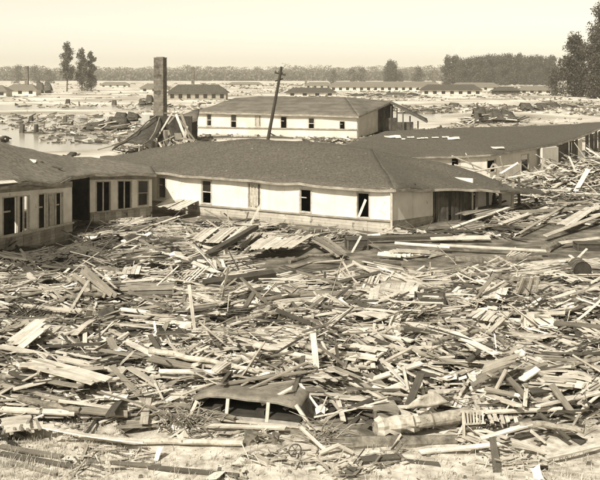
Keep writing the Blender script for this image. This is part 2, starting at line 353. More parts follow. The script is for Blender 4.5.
# ------------------------------------------------------------------ buildings
def lerp(a, b, t): return a+(b-a)*t
class Wall:
    """a bent standing wall from stations (px, D, eave_y, base_y); u is the photo column, v the metre height fraction"""
    def __init__(s, st, th=.14):
        s.st = st; s.th = th; s.B = [at(p, yb, D) for p, D, ye, yb in st]; s.T = [at(p, ye, D) for p, D, ye, yb in st]
        d = s.B[-1]-s.B[0]; d.z = 0; s.n = Vector((d.y, -d.x, 0)).normalized()
        if s.n.y > 0: s.n = -s.n
    def P(s, u, v, out=0):
        st = s.st; i = 0
        while i < len(st)-2 and u > st[i+1][0]: i += 1
        t = (u-st[i][0])/(st[i+1][0]-st[i][0]); b = s.B[i].lerp(s.B[i+1], t); q = s.T[i].lerp(s.T[i+1], t)
        return b.lerp(q, v)+s.n*out
    def vof(s, u, py):
        b = s.P(u, 0); q = s.P(u, 1); yb = pix(b)[1]; yt = pix(q)[1]; return (yb-py)/(yb-yt)
    def cells(s, u0, u1, v0, v1, holes, mb, out=0, th=None, m=0):
        """v0, v1 numbers or functions of u"""
        th = th or s.th; f0 = v0 if callable(v0) else (lambda u: v0); f1 = v1 if callable(v1) else (lambda u: v1)
        us = sorted(set([u0, u1]+[x[0] for x in s.st if u0 < x[0] < u1]+[h[k] for h in holes for k in (0, 1) if u0 < h[k] < u1]))
        for a, b in zip(us, us[1:]):
            mid = (a+b)/2; hs = [h for h in holes if h[0] <= mid <= h[1]]
            segs = [(f0, f1)]
            for h in hs:
                lo = (lambda u, h=h: h[2]); hi = (lambda u, h=h: h[3])
                segs = [(segs[0][0], lo), (hi, f1)]
            for lo, hi in segs:
                q = [(a, lo(a)), (b, lo(b)), (b, hi(b)), (a, hi(a))]
                P0 = [s.P(u, v, out) for u, v in q]; P1 = [s.P(u, v, out-th) for u, v in q]
                L0 = 0
                vs = P0+P1; fs = [(0, 1, 2, 3), (7, 6, 5, 4), (0, 4, 5, 1), (1, 5, 6, 2), (2, 6, 7, 3), (3, 7, 4, 0)]
                uvs = [((p-s.B[0]).xy.length, p.z) for p in vs]
                mb.add(vs, fs, uvs, m)
    def rect(s, u0, u1, v0, v1, out, th, mb, m=0):
        q = [(u0, v0), (u1, v0), (u1, v1), (u0, v1)]
        mb.hexa([s.P(u, v, out-th) for u, v in q], [s.P(u, v, out) for u, v in q], m)
def add_window(W, parent, h, kind='open', fw=.09, name='window'):
    """h = (u0,u1,v0,v1); frame mesh is the part, sash / pane / curtain sub-parts"""
    u0, u1, v0, v1 = h; wid = (W.P(u1, 0)-W.P(u0, 0)).length; hei = (W.P(u0, 1)-W.P(u0, 0)).length
    du = (u1-u0)*fw/wid; dv = fw/hei
    mb = MB()
    W.rect(u0-du, u0, v0-dv, v1+dv, .03, .06, mb); W.rect(u1, u1+du, v0-dv, v1+dv, .03, .06, mb)
    W.rect(u0, u1, v1, v1+dv, .032, .06, mb); W.rect(u0, u1, v0-dv, v0, .05, .10, mb)
    fr = mb.build(name, M['trim'], parent)
    if kind in ('sash', 'pane', 'mullion', 'open'):
        mb = MB(); c = (u0+u1)/2; e = du*.45
        if kind == 'open': W.rect(u0, u0+(u1-u0)*.55, v0+(v1-v0)*.62, v0+(v1-v0)*.66, -.02, .05, mb)
        elif kind == 'mullion': W.rect(c-e*1.6, c+e*1.6, v0, v1, -.02, .06, mb)
        else: W.rect(u0, u1, (v0+v1)/2-dv*.35, (v0+v1)/2+dv*.35, -.02, .05, mb)
        W.rect(u0, u0+e, v0, v1, -.022, .05, mb); W.rect(u1-e, u1, v0, v1, -.022, .05, mb)
        mb.build('sash', M['trim'], fr)
    if kind in ('pane', 'sash'):
        mb = MB(); W.rect(u0+.01, u1-.01, (v0+v1)/2 if kind == 'sash' else v0, v1, -.05, .012, mb); mb.build('pane', M['glass'], fr)
    if kind == 'curtain':
        mb = MB(); rows = []
        for i in range(9):
            r = []
            for j in range(9):
                u = u0+(u1-u0)*(.1+.75*j/8); v = v1-(v1-v0)*(i/8)*(1.15-.25*math.sin(j*1.3))
                r.append(W.P(u, v, .02+.05*math.sin(j*2.1+i*.3)))
            rows.append(r)
        mb.slab(rows, .01); mb.build('curtain', M['cloth'], fr)
    if kind == 'board':
        mb = MB(); a = W.P(u0+(u1-u0)*.15, v0, .06); b = W.P(u0+(u1-u0)*.75, v0+(v1-v0)*.75, .02); mb.board((a+b)/2, (b-a).length, .16, .03, b-a, W.n); mb.build('broken_sash', M['pale'], fr)
    return fr
def interior(pts_front, depth, z0, z1, nrm, mb):
    """closed dark core so that openings look into a dim room"""
    a = [p-nrm*.45 for p in pts_front]; n = len(a)
    for i in range(n-1):
        lo = [Vector((a[i].x, a[i].y, z0)), Vector((a[i+1].x, a[i+1].y, z0))]
    return
def roof_build(parent, eave, ridge, back, mat, th=.16, wob=.07, sub=8, seed=0, fascia=True, name='roof', drop=.16, fm=None):
    mb = MB(); rows = [eave, ridge] + ([back] if back else []); mb.slab(rows, th, 0, wob, sub, seed)
    rf = mb.build(name, mat, parent, smooth=False)
    if fascia:
        mb = MB()
        # split finely so that the board follows the sagging eave
        P = []
        for a, b in zip(eave, eave[1:]):
            for k in range(3): P.append(a.lerp(b, k/3))
        P.append(eave[-1])
        P = [p+Vector((0, 0, wob*mnoise.noise(Vector((p.x*.35+seed, p.y*.35, 0)))+wob*.22*mnoise.noise(Vector((p.x*1.3+seed, p.y*1.3, 3))))) for p in P]
        for a, b in zip(P, P[1:]):
            d = b-a; n = Vector((d.y, -d.x, 0)).normalized()
            if n.y > 0: n = -n
            c = (a+b)/2+n*.03+Vector((0, 0, -.02-drop/2)); mb.board(c, d.length+.01, .045, drop, d, Vector((0, 0, 1)))
        mb.build('fascia', fm or M['fascia'], rf)
    return rf

# ---- main house
W1 = Wall([(152, 66.5, 172.5, 209.5), (213, 63.5, 177, 215), (254, 62, 179.8, 220.5), (305, 60, 182.8, 227.5), (356, 58, 186.3, 234), (392, 56.4, 188.2, 236.5)])
root = empty('house', at(300, 236, 62)); tag(root, 'long white bungalow washed off its base with a sagging dark roof, in the middle', 'house')
root.location.z = 0
sp = {152: 201, 213: 206, 254: 209.5, 305: 214, 356: 218.5, 392: 221}
def spl(W, sp):
    ks = sorted(sp)
    def f(u):
        y = np.interp(u, ks, [sp[k] for k in ks]); return W.vof(u, y)
    return f
wins = [(158.5, 166, 197.5, 178, 'open'), (202.5, 211, 203, 181, 'sash'), (249, 260, 207.5, 184, 'curtain'), (300.5, 311, 211.5, 190, 'open'), (357.5, 369, 217, 193.5, 'board')]
holes = [(a, b, W1.vof((a+b)/2, c), W1.vof((a+b)/2, d)) for a, b, c, d, k in wins]
mb = MB(); W1.cells(152, 392, spl(W1, sp), 1.0, holes, mb); mb.build('wall', M['white'], root)
mb = MB(); W1.cells(152, 392, 0.0, spl(W1, sp), [], mb, out=.03, th=.17)
sk = mb.build('skirting', M['skirt'], root)
mb = MB()
us = [152, 213, 254, 305, 356, 392]
for a, b in zip(us, us[1:]):
    f = spl(W1, sp); p, q = W1.P(a, f(a), .075), W1.P(b, f(b), .075); mb.board((p+q)/2, (q-p).length, .09, .1, q-p, (0, 0, 1))
    p, q = W1.P(a, 0, .08), W1.P(b, 0, .08); mb.board((p+q)/2, (q-p).length, .1, .14, q-p, (0, 0, 1))
mb.build('trim_board', M['fascia'], sk)
for u in (249, 300.5, 357):                       # panels under the windows
    mb = MB(); f = spl(W1, sp)(u+5); W1.rect(u, u+11, .05, f-.03, .06, .03, mb); mb.build('skirting_panel', M['skirt'], root)
for h, wn in zip(holes, wins): add_window(W1, root, h, wn[4])
# right side wall
W2 = Wall([(392.6, 56.5, 188.3, 236.3), (433, 60.8, 188, 225.5)])
f2 = lambda u: W2.vof(u, lerp(221, 215.5, (u-392)/41))
mb = MB(); W2.cells(392.6, 433, f2, 1, [], mb); mb.build('side_wall', M['white'], root)
mb = MB(); W2.cells(392.6, 433, 0, f2, [], mb, out=.03, th=.17); mb.build('side_skirting', M['skirtdark'], root)
mb = MB(); p = W1.P(392, 0, .09); q = W1.P(392, 1, .09); mb.board((p+q)/2, (q-p).length, .12, .12, q-p, (1, 0, 0)); mb.build('corner_board', M['trim'], root)
# bare board end of the house beyond the white wall
W3 = Wall([(433.6, 60.9, 188, 229), (452, 61.5, 188, 229), (473, 63, 189, 226)])
mb = MB()
for i in range(24):
    u = 434+i*1.62
    if u+1.5 > 472: break
    if i in (9, 10, 15): continue
    lo = random.uniform(-.02, .06); hi = random.uniform(.9, 1.0); W3.rect(u, u+1.5, lo, hi, random.uniform(-.03, .05), .03, mb)
mb.build('bare_board_wall', M['darkslat'], root)
# rear wall and left wall and a floor: real enclosure
BR = [at(392, 188, 56.4)+Vector((2.9+.6, 8.6, 0)), at(152, 172, 66.5)+Vector((3.6, 8.2, 0))]
mb = MB()
def plain_wall(mb, p, q, z0, z1, th=.12, m=0):
    d = (q-p); d.z = 0; mb.board(((p.x+q.x)/2, (p.y+q.y)/2, (z0+z1)/2), d.length, th, z1-z0, d, (0, 0, 1), m=m)
plain_wall(mb, BR[0], BR[1], .05, 2.85); plain_wall(mb, W1.P(152, 0, -.2), BR[1], .3, 2.8)
plain_wall(mb, W3.P(473, 0, 0), BR[0], .05, 2.7)
mb.build('rear_wall', M['white'], root)
mb = MB(); 
for a, b in zip(us, us[1:]):
    p, q = W1.P(a, .25, -3.2), W1.P(b, .25, -3.2); plain_wall(mb, p, q, .2, 2.8, .1)
    p, q = W1.P(a, .06, -2), W1.P(b, .06, -2); mb.board((p+q)/2, (q-p).length, 3.9, .08, q-p, (0, 0, 1))
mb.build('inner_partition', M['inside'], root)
# roof
E = [at(98, 171.5, 68.2), at(124, 171.8, 67.4), at(150, 172.3, 66.25), at(200, 176, 63.6), at(230, 178.2, 62.5), at(262, 180.4, 61.2), at(300, 182.6, 59.8), at(350, 186, 57.8), at(395, 188.4, 56.1)]
Rg = [at(99, 159, 74), at(124, 153.5, 73), at(150, 148.5, 71.5), at(200, 143, 69), at(230, 140, 68), at(262, 139.6, 67.3), at(300, 140.6, 66.6), at(340, 143.5, 66), at(372, 150, 65)]
Bk = [Vector((r.x*2-e.x, r.y*2-e.y+.5, 2.7)) for e, r in zip(E, Rg)]
roof_build(root, E, Rg, Bk, M['roof'], seed=3, wob=.25)
# right hip and the sagging porch roof
E2 = [at(395, 188.4, 56.1), at(434, 188.7, 60.1), at(470, 189, 61.5), at(505, 190.5, 62.6), at(526, 193, 63.6)]
R2 = [at(372, 150, 65), at(372.5, 150.2, 65.05), at(400, 155, 66), at(464, 168, 66.5), at(500, 181, 67.5)]
B2 = [Bk[-1], Bk[-1]+Vector((.2, .1, 0)), Bk[-1]+Vector((2.2, .2, 0)), Bk[-1]+Vector((6, 0, -.2)), Bk[-1]+Vector((8, -2, -.5))]
roof_build(root, E2, R2, B2, M['roof'], seed=3, wob=.25, name='hip_roof')
mb = MB(); mb.slab([[at(500, 190, 62.3), at(546, 193.5, 63.5)], [at(498, 185, 66), at(540, 189.5, 67)]], .1); mb.build('porch_roof', M['tar'], root)
for (px, yb, D, ln, tl) in ((476, 224, 62.6, 3.0, .05), (488, 222, 64, 2.9, -.08), (500, 220, 63.5, 2.9, .02), (512, 219, 63.8, 2.8, .1), (519, 217, 66, 2.7, 0), (494, 218, 66, 2.7, .04)):
    mb = MB(); p = at(px, yb, D); p.z = 0; q = Vector((p.x+tl, p.y+tl, 2.38)); mb.board((p+q)/2, (q-p).length, .16, .16, q-p, (0, 1, 0)); mb.build('porch_post', M['dark'] if px != 512 else M['mid'], root)
for (a, b, c, d) in ((484, 205, 8, 1.3), (505, 207, 7, 1.5)):
    mb = MB(); p = at(a, b, 65); mb.box(p, 1.1, .05, 1.9, .3, tilt=(0, .1)); mb.build('loose_wall_panel', M['cream'], root)
# bits lying on the roof
# ---- left barracks
WA = Wall([(-22, 45.6, 189, 263), (0, 48.6, 186, 256), (36, 51.8, 183.5, 247.5), (72, 55, 181.5, 239)])
root = empty('barracks', (-15.5, 55, 0)); tag(root, 'cream panelled barracks at the left edge with tall open windows and a crumpled roof', 'barracks')
fa = lambda u: WA.vof(u, lerp(237, 222.5, u/72))
wa = [(3, 16.5, 236, 197.5, 'open'), (19, 28.5, 233.5, 196.5, 'mullion'), (38.5, 46, 229.5, 194.3, 'open'), (47.5, 54, 226.5, 194, 'curtain'), (55.5, 62, 225, 193, 'open')]
ha = [(a, b, WA.vof((a+b)/2, c), WA.vof((a+b)/2, d)) for a, b, c, d, k in wa]
mb = MB(); WA.cells(-22, 72, fa, .9, ha, mb); mb.build('wall', M['cream'], root)
mb = MB(); WA.cells(-22, 72, .9, 1, [], mb, out=.03, th=.17); mb.build('frieze', M['fascia'], root)
mb = MB(); WA.cells(-22, 72, 0, fa, [], mb, out=.03, th=.17); sk = mb.build('skirting', M['skirt'], root)
mb = MB()
for u in (5, 22, 40, 54, -12):
    mb = MB(); WA.rect(u, u+9, .04, fa(u+4)-.03, .065, .03, mb); mb.build('skirting_panel', M['skirtdark'], sk)
mb = MB(); p, q = WA.P(-22, fa(-22), .09), WA.P(72, fa(72), .09); mb.board((p+q)/2, (q-p).length, .12, .1, q-p, (0, 0, 1)); mb.build('sill_board', M['trim'], sk)
for h, wn in zip(ha, wa): add_window(WA, root, h, wn[4], .06)
WB = Wall([(90, 59.4, 174.5, 229), (120, 61, 174.5, 224.5), (152, 62.7, 175, 220)])
fb = lambda u: WB.vof(u, lerp(212.5, 206, (u-90)/62))
wb = [(96.5, 110, 211, 182, 'mullion'), (118, 131, 208.5, 181.3, 'mullion'), (138, 148, 205, 181, 'sash')]
hb = [(a, b, WB.vof((a+b)/2, c), WB.vof((a+b)/2, d)) for a, b, c, d, k in wb]
mb = MB(); WB.cells(90, 152, fb, .9, hb, mb); mb.build('wall', M['cream'], root)
mb = MB(); WB.cells(90, 152, .9, 1, [], mb, out=.03, th=.17); mb.build('frieze', M['fascia'], root)
mb = MB(); WB.cells(90, 152, 0, fb, [], mb, out=.03, th=.17); sk = mb.build('skirting', M['skirtdark'], root)
mb = MB()
for u in (93, 104, 115, 127, 139): mb = MB(); WB.rect(u, u+6, .04, fb(u+4)-.03, .065, .03, mb); mb.build('skirting_panel', M['skirt'], sk)
for h, wn in zip(hb, wb): add_window(WB, root, h, wn[4], .06)
mb = MB()
a, b = WA.P(72, 0, 0), WB.P(90, 0, 0); a2 = a+Vector((-3.2, 2.2, 0))
plain_wall(mb, a+Vector((-.1, .1, 0)), a2, 0, 3.2); plain_wall(mb, a2, b+Vector((-2.6, 1.9, 0)), 0, 3.1); plain_wall(mb, b+Vector((-2.6, 1.9, 0)), b+Vector((-.05, .05, 0)), 0, 3.2)
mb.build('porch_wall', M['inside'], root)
mb = MB(); mb.box((-15.9+2.2, 57.0, 1.2), .1, .9, 2.3, .2); mb.build('door', M['darkslat'], root)
mb = MB()
plain_wall(mb, WB.P(152, 0, -.1), WB.P(152, 0, -.1)+Vector((-2.7, 5.5, 0)), 0, 3.1); q = WB.P(152, 0, -.1)+Vector((-2.7, 5.5, 0)); plain_wall(mb, q, Vector((-24, 66, 0)), 0, 3.1); plain_wall(mb, Vector((-24, 66, 0)), WA.P(-22, 0), 0, 3.1)
mb.build('rear_wall', M['cream'], root)
mb = MB(); p, q = WA.P(-22, 0, -2.8), WA.P(66, 0, -2.8); plain_wall(mb, p, q, 0, 3.1); mb.build('inner_partition', M['inside'], root); mb = MB(); p, q = WB.P(92, 0, -2.4), WB.P(150, 0, -2.4); plain_wall(mb, p, q, 0, 3.0); mb.build('inner_partition', M['inside'], root)
E = [at(-24, 188, 44.8), at(0, 185, 47.9), at(30, 182.7, 50.7), at(60, 181.3, 53.4), at(76, 177, 56.3), at(94, 171.8, 58.3), at(125, 173, 60.2), at(156, 174.5, 62)]
Rg = [at(-40, 134, 52), at(0, 143.5, 56), at(30, 149, 59), at(60, 154.5, 62), at(80, 158, 63.5), at(100, 160, 65), at(128, 162, 66), at(150, 165, 66.5)]
Bk = [Vector((r.x*2-e.x, r.y*2-e.y, 2.8)) for e, r in zip(E, Rg)]; Bk[-1] = Rg[-1]+Vector((.3, 1.5, -.7)); Bk[-2] = Rg[-2]+Vector((.2, 2.5, -.9))
rf = roof_build(root, E, Rg, Bk, M['roofpale'], seed=8, wob=.22)
mb = MB(); mb.slab([[at(-8, 184.5, 47.2), at(18, 182.4, 49.2)], [at(-8, 181, 47.8), at(14, 180, 49.6)]], .03); mb.build('torn_roofing', M['board'], rf)
mb = MB(); mb.sheet(at(24, 163.5, 55.5)+Vector((0, 0, .14)), (1, .1, 0), (0, -.3, 1), 1.5, .5, 3, .08); mb.sheet(at(36, 166, 55.5)+Vector((0, 0, .1)), (1, .5, 0), (0, -.3, 1), .5, .3, 2, .08); mb.build('torn_roofing', M['board'], rf)
mb = MB(); mb.sheet(at(55, 170, 56.5)+Vector((0, 0, .12)), (1, .2, 0), (0, -.3, 1), .9, .35, 3, .08); mb.sheet(at(40, 164, 56.5)+Vector((0, 0, .14)), (1, .5, 0), (0, -.3, 1), .4, .3, 2, .08); mb.build('roof_hole_shade', M['tar'], rf)  # dark sheets laid on the roofing, coloured like the shade inside holes

# ---- second long house behind
W4 = Wall([(198, 150, 111.3, 140), (357, 141.5, 115.6, 139)])
root = empty('house', (-1, 150, 0)); tag(root, 'white two-tone long house with a shingled roof behind the middle roof and leaning pole', 'house')
mv = lambda u: W4.vof(u, lerp(127, 129.5, (u-198)/159))
w4 = [(207.5, 212, 125.5, 114.5, 'sash'), (232.5, 238, 129, 115, 'sash'), (257.5, 262.5, 126, 116, 'curtain'), (283, 289, 129, 117, 'open'), (310.5, 316, 130, 118.5, 'sash'), (340.5, 345.5, 130.5, 121.5, 'open')]
h4 = [(a, b, max(W4.vof((a+b)/2, c), mv((a+b)/2)+.01), W4.vof((a+b)/2, d)) for a, b, c, d, k in w4]
mb = MB(); W4.cells(198, 357, mv, 1, h4, mb, th=.2); mb.build('wall', M['white2'], root)
mb = MB(); W4.cells(198, 357, .0, mv, [], mb, out=.05, th=.26); mb.build('skirting', M['white2'], root)
mb = MB(); p, q = W4.P(198, mv(198), .14), W4.P(357, mv(357), .14); mb.board((p+q)/2, (q-p).length, .16, .16, q-p, (0, 0, 1)); mb.build('trim_board', M['fascia'], root)
for h, wn in zip(h4, w4): add_window(W4, root, h, wn[4], .12)
W5 = Wall([(357.6, 141.6, 115.6, 138.8), (378, 152, 110.5, 131.5)])
mb = MB(); W5.cells(357.6, 378, 0, 1, [], mb, th=.2); mb.build('side_wall', M['white2'], root)
W6 = Wall([(378.5, 152, 108, 130), (393, 156, 104, 130)])
mb = MB(); W6.cells(378.5, 393, 0, 1, [], mb); mb.build('side_wall', M['darkslat'], root)
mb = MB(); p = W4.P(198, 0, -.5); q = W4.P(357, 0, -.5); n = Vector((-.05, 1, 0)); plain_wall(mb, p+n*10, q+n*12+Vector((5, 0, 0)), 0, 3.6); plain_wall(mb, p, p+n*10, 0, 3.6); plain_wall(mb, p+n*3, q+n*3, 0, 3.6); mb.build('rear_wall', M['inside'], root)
E = [at(195.5, 111.6, 149.6), at(235, 112.6, 147.5), at(280, 113.7, 145), at(320, 114.8, 143), at(358.5, 115.9, 140.8)]
Rg = [at(235, 98, 158), at(258, 96.3, 157), at(285, 96.4, 156), at(318, 96.8, 154), at(345, 97.2, 152.5)]
Bk = [at(216, 104.8, 165), at(250, 104, 166), at(285, 104, 166), at(320, 104, 166), at(360, 104, 166)]
rf = roof_build(root, E, Rg, Bk, M['roofrow'], seed=5, wob=.12, drop=.28)
E = [at(358.5, 115.9, 140.8), at(372, 110, 147), at(391, 101.8, 154)]
Rg = [at(345, 97.2, 152.5), at(368, 99, 156), at(391.5, 101.5, 156)]
Bk = [at(362, 104, 166), at(380, 105, 165), at(392, 104, 160)]
roof_build(root, E, Rg, Bk, M['roofrow'], seed=5, wob=0, fascia=True, name='gable_roof', drop=.3)
mb = MB(); mb.slab([[at(390, 101.2, 153.5), at(408, 111, 151.5), at(428, 121.5, 150)], [at(391, 101, 159), at(409, 109.5, 158), at(427, 118.5, 156)]], .3, sub=3); mb.build('hanging_roof_wing', M['tar'], root)
for px, yt, D in ((384, 110, 152), (391, 106, 153), (397, 108, 153), (403, 113, 152), (410, 116, 153), (418, 121, 153)):
    mb = MB(); q = at(px, yt, D); p = Vector((q.x, q.y, 0)); mb.board((p+q)/2, (q-p).length, .2, .2, q-p, (0, 1, 0)); mb.build('porch_post', M['dark'], root)
mb = MB(); mb.box(at(388, 124, 153), 3, .2, 2.0, .2); mb.box(at(404, 127, 153), 3, .2, 1.6, .1); mb.build('porch_railing', M['darkslat'], root)
mb = MB()
for k in range(9): p = at(205+k*11, 138.5+random.uniform(-1, 1.5), 141+random.uniform(-1, 1)); mb.board(p, random.uniform(3, 7), .5, .4, (1, random.uniform(-.2, .2), random.uniform(-.08, .08)), (0, 0, 1))
mb.build('shadowed_base_debris', M['dark'], root)  # dark boards: part debris, part the wall foot's shade put into colour

# ---- third house, right
W7 = Wall([(405, 78, 157, 186), (440, 79.5, 156, 184), (490, 81.2, 154.3, 182), (527, 87, 148.8, 177), (540, 90, 146.5, 174.5)])
root = empty('house', (17, 88, 0)); tag(root, 'white house with a bowed dark roof breaking up against the wreckage at the right', 'house')
w7 = [(451.5, 459, 166.5, 158.5, 'open'), (487, 495, 172, 160.5, 'board'), (521, 528.5, 171, 155, 'open')]
h7 = [(a, b, W7.vof((a+b)/2, c), W7.vof((a+b)/2, d)) for a, b, c, d, k in w7]
mb = MB(); W7.cells(405, 540, 0, 1, h7, mb); mb.build('wall', M['white'], root)
for h, wn in zip(h7, w7): add_window(W7, root, h, wn[4], .1)
W8 = Wall([(541, 89, 147, 176), (557, 92, 146, 173)])
mb = MB(); W8.cells(541, 557, 0, .97, [], mb, out=.15); mb.build('broken_wall_panel', M['white'], root)
W9 = Wall([(555, 93, 144.2, 171), (575, 98, 138.5, 163), (599, 105, 129, 153), (622, 112, 120, 146)])
mb = MB()
u = 556
while u < 620:
    if 577 < u < 583:
        if mb.v: mb.build('bare_board_wall', M['darkslat'], root); mb = MB()
    else: W9.rect(u, u+2.0, random.uniform(0, .12), random.uniform(.9, 1), random.uniform(-.05, .08), .03, mb)
    u += 2.2
mb.build('bare_board_wall', M['darkslat'], root)
mb = MB(); W9.rect(577.2, 582.8, .25, .85, -.1, .03, mb); mb.build('window', M['board'], root)
mb = MB(); plain_wall(mb, W7.P(405, 0)+Vector((0, .6, 0)), W7.P(405, 0)+Vector((-1, 13, 0)), 0, 2.8); plain_wall(mb, W7.P(405, 0)+Vector((-1, 13, 0)), Vector((30, 120, 0)), 0, 3.0); plain_wall(mb, W7.P(405, 0, -3), W7.P(540, 0, -3), 0, 2.8); mb.build('rear_wall', M['inside'], root)
E = [at(372, 158.5, 76), at(400, 158, 77), at(425, 156.6, 78.7), at(458, 155.6, 79.8), at(490, 154.3, 80.9), at(527, 148.9, 86.7), at(556, 144, 92.6), at(580, 136.3, 98.6), at(601, 127.4, 104.6), at(622, 119, 110)]
Rg = [at(345, 146, 80), at(365, 138, 84), at(386, 131.3, 88), at(415, 129.6, 89), at(440, 128.3, 90), at(480, 127.3, 93), at(530, 126, 98), at(565, 124.6, 105), at(600, 121.8, 113), at(622, 117, 118)]
Bk = [Vector((r.x+(r.x-e.x)*.6, r.y*2-e.y, 2.9)) for e, r in zip(E, Rg)]
rf = roof_build(root, E, Rg, Bk, M['roof'], seed=12, wob=.08)
def onroof(px, py, E, Rg):
    """a point of the roof plane seen at a pixel (bilinear between eave and ridge)"""
    best = None
    for i in range(len(E)-1):
        for a in np.linspace(0, 1, 9):
            e = E[i].lerp(E[i+1], a); r = Rg[i].lerp(Rg[i+1], a)
            for b in np.linspace(0, 1, 17):
                q = e.lerp(r, b); d = (pix(q)[0]-px)**2+(pix(q)[1]-py)**2
                if best is None or d < best[0]: best = (d, q)
    return best[1]
mb = MB()
for k in range(11):                                # row of pale patches where shingles came off
    q = onroof(398+k*5.0, 138.6+.3*random.random(), E, Rg); mb.sheet(q+Vector((0, 0, .10)), (1, random.uniform(-.1, .1), 0), (0, -.3, 1), .34, .28, 2, .02)
for px, py, L in ((392, 138, 1.6), (455, 139.8, 1.2), (498, 150, 1.2)):
    q = onroof(px, py, E, Rg); mb.sheet(q+Vector((0, 0, .12)), (1, .1, 0), (0, -.3, 1), L, .5, 3, .04)
mb.build('torn_roofing', M['board'], rf)
E3, R3 = E, Rg

# ---- chimney
root = empty('chimney', at(160.3, 130, 150)); root.location.z = 0; root.rotation_euler[2] = R(-14); tag(root, 'tall square brick chimney standing above the flooded plain', 'chimney')
c = root.location
mb = MB(); z1 = 12.3; rz = R(-14)
vs = []
for z, hw in ((0, .98), (z1, .90)):
    for sx, sy in ((-1, -1), (1, -1), (1, 1), (-1, 1)):
        p = Matrix.Rotation(rz, 3, 'Z') @ Vector((sx*hw*.86, sy*hw*.86, 0)); vs.append((c.x+p.x, c.y+p.y, z))
mb.add(vs, [(0, 1, 5, 4), (1, 2, 6, 5), (2, 3, 7, 6), (3, 0, 4, 7), (4, 5, 6, 7)]); mb.build('shaft', M['brick'], root)
mb = MB(); mb.box((c.x, c.y, z1+.06), 1.62, 1.62, .12, rz); mb.build('cap', M['concrete'], root)
mb = MB(); mb.box((c.x, c.y, z1+.16), 1.0, 1.0, .08, rz); mb.build('flue', M['iron'], root)

# ---- collapsed shed round the chimney foot
root = empty('collapsed_shed', at(160, 150, 122)); root.location.z = 0; tag(root, 'collapsed shed with a slumped dark roof and bare rafters at the chimney foot', 'wrecked shed')
mb = MB(); mb.slab([[at(112, 148, 110), at(127, 142, 112), at(145, 143, 112), at(152, 149, 112)], [at(130, 136, 118), at(142, 128.5, 120), at(150, 128, 121), at(158, 133, 120)], [at(143, 128, 124), at(153, 119.5, 127), at(159, 117, 128), at(165, 121, 127)]], .2, 0, .3, 4, 4); mb.build('roof', M['tar'], root)
def beam(mb, a, b, w=.3, t=.2, m=0, **k):
    mb.board((a+b)/2, (b-a).length, w, t, b-a, (0, 0, 1) if abs((b-a).normalized().z) < .9 else (0, -1, 0), m=m, **k)
mb = MB(); P = [at(98, 151, 109), at(112, 147, 110), at(126, 141, 112), at(138, 132, 117), at(147, 123, 122), at(157, 116.5, 127)]
for a, b in zip(P, P[1:]): beam(mb, a+Vector((0, -.2, .15)), b+Vector((0, -.2, .1)), .13, .14)
P = [at(133, 147, 111), at(143, 146, 110), at(150, 141, 112), at(155, 133, 116), at(158, 124, 122), at(160, 118, 127)]
for a, b in zip(P, P[1:]): beam(mb, a+Vector((0, -.2, .15)), b+Vector((0, -.2, .1)), .13, .14)
mb.build('roof_edge', M['mid'], root)
for (x1, y1, x2, y2, D, m) in ((172, 113, 157.5, 137, 121, 'pale'), (178, 112, 168, 124, 122, 'mid'), (176, 114, 187, 142, 120, 'pale'), (181, 113, 192, 144, 121, 'mid'), (180, 120, 197, 143, 119, 'mid'), (170, 128, 176, 148, 118, 'dark'), (156, 138, 156, 152, 117, 'pale'), (141, 143, 142, 156, 111, 'dark'), (164, 113, 184, 115, 122, 'dark'), (176, 137, 196, 141, 118, 'mid'), (166, 131, 168, 150, 119, 'dark'), (187, 126, 183, 146, 119, 'pale')):
    mb = MB(); beam(mb, at(x1, y1, D), at(x2, y2, D), .32, .2); mb.build('rafter', M[m], root)
mb = MB(); mb.slab([[at(163, 150, 119), at(171, 150, 118)], [at(163, 130, 121), at(170, 130, 120)]], .1); mb.slab([[at(177, 149, 119), at(184, 149, 118)], [at(174, 133, 121), at(181, 133, 120)]], .1); mb.build('wall_panel', M['mid'], root)
random.seed(77)
mb = MB()
for k in range(90):
    q = at(random.uniform(118, 198), random.uniform(136, 152), random.uniform(112, 124)); q.z = max(.1, q.z*random.random()); mb.board(q, random.uniform(.8, 3.6), random.uniform(.1, .35), .08, (random.gauss(0, 1), random.gauss(0, .7), random.gauss(0, .45)), (random.gauss(0, .3), -.4, 1), m=random.randrange(3), nseg=2, jag=.1)
mb.build('splintered_framing', [M['dark'], M['mid'], M['pale']], root)
mb = MB(); plain_wall(mb, at(150, 140, 127), at(192, 140, 125), 0, 4.2, .2); mb.build('rear_wall', M['inside'], root)
root = empty('fallen_roof', at(192, 130, 138)); root.location.z = 0; tag(root, 'grey fallen roof slope between the chimney and the white long house', 'fallen roof')
mb = MB(); mb.slab([[at(181, 123, 128), at(197, 119, 129)], [at(184, 114, 140), at(199, 108.5, 142)]], .3, 0, .2, 3); mb.build('roof', M['roofrow'], root)
mb = MB(); plain_wall(mb, at(183, 116, 137), at(197, 112, 139), 0, 3, .2); mb.build('wall', M['inside'], root)

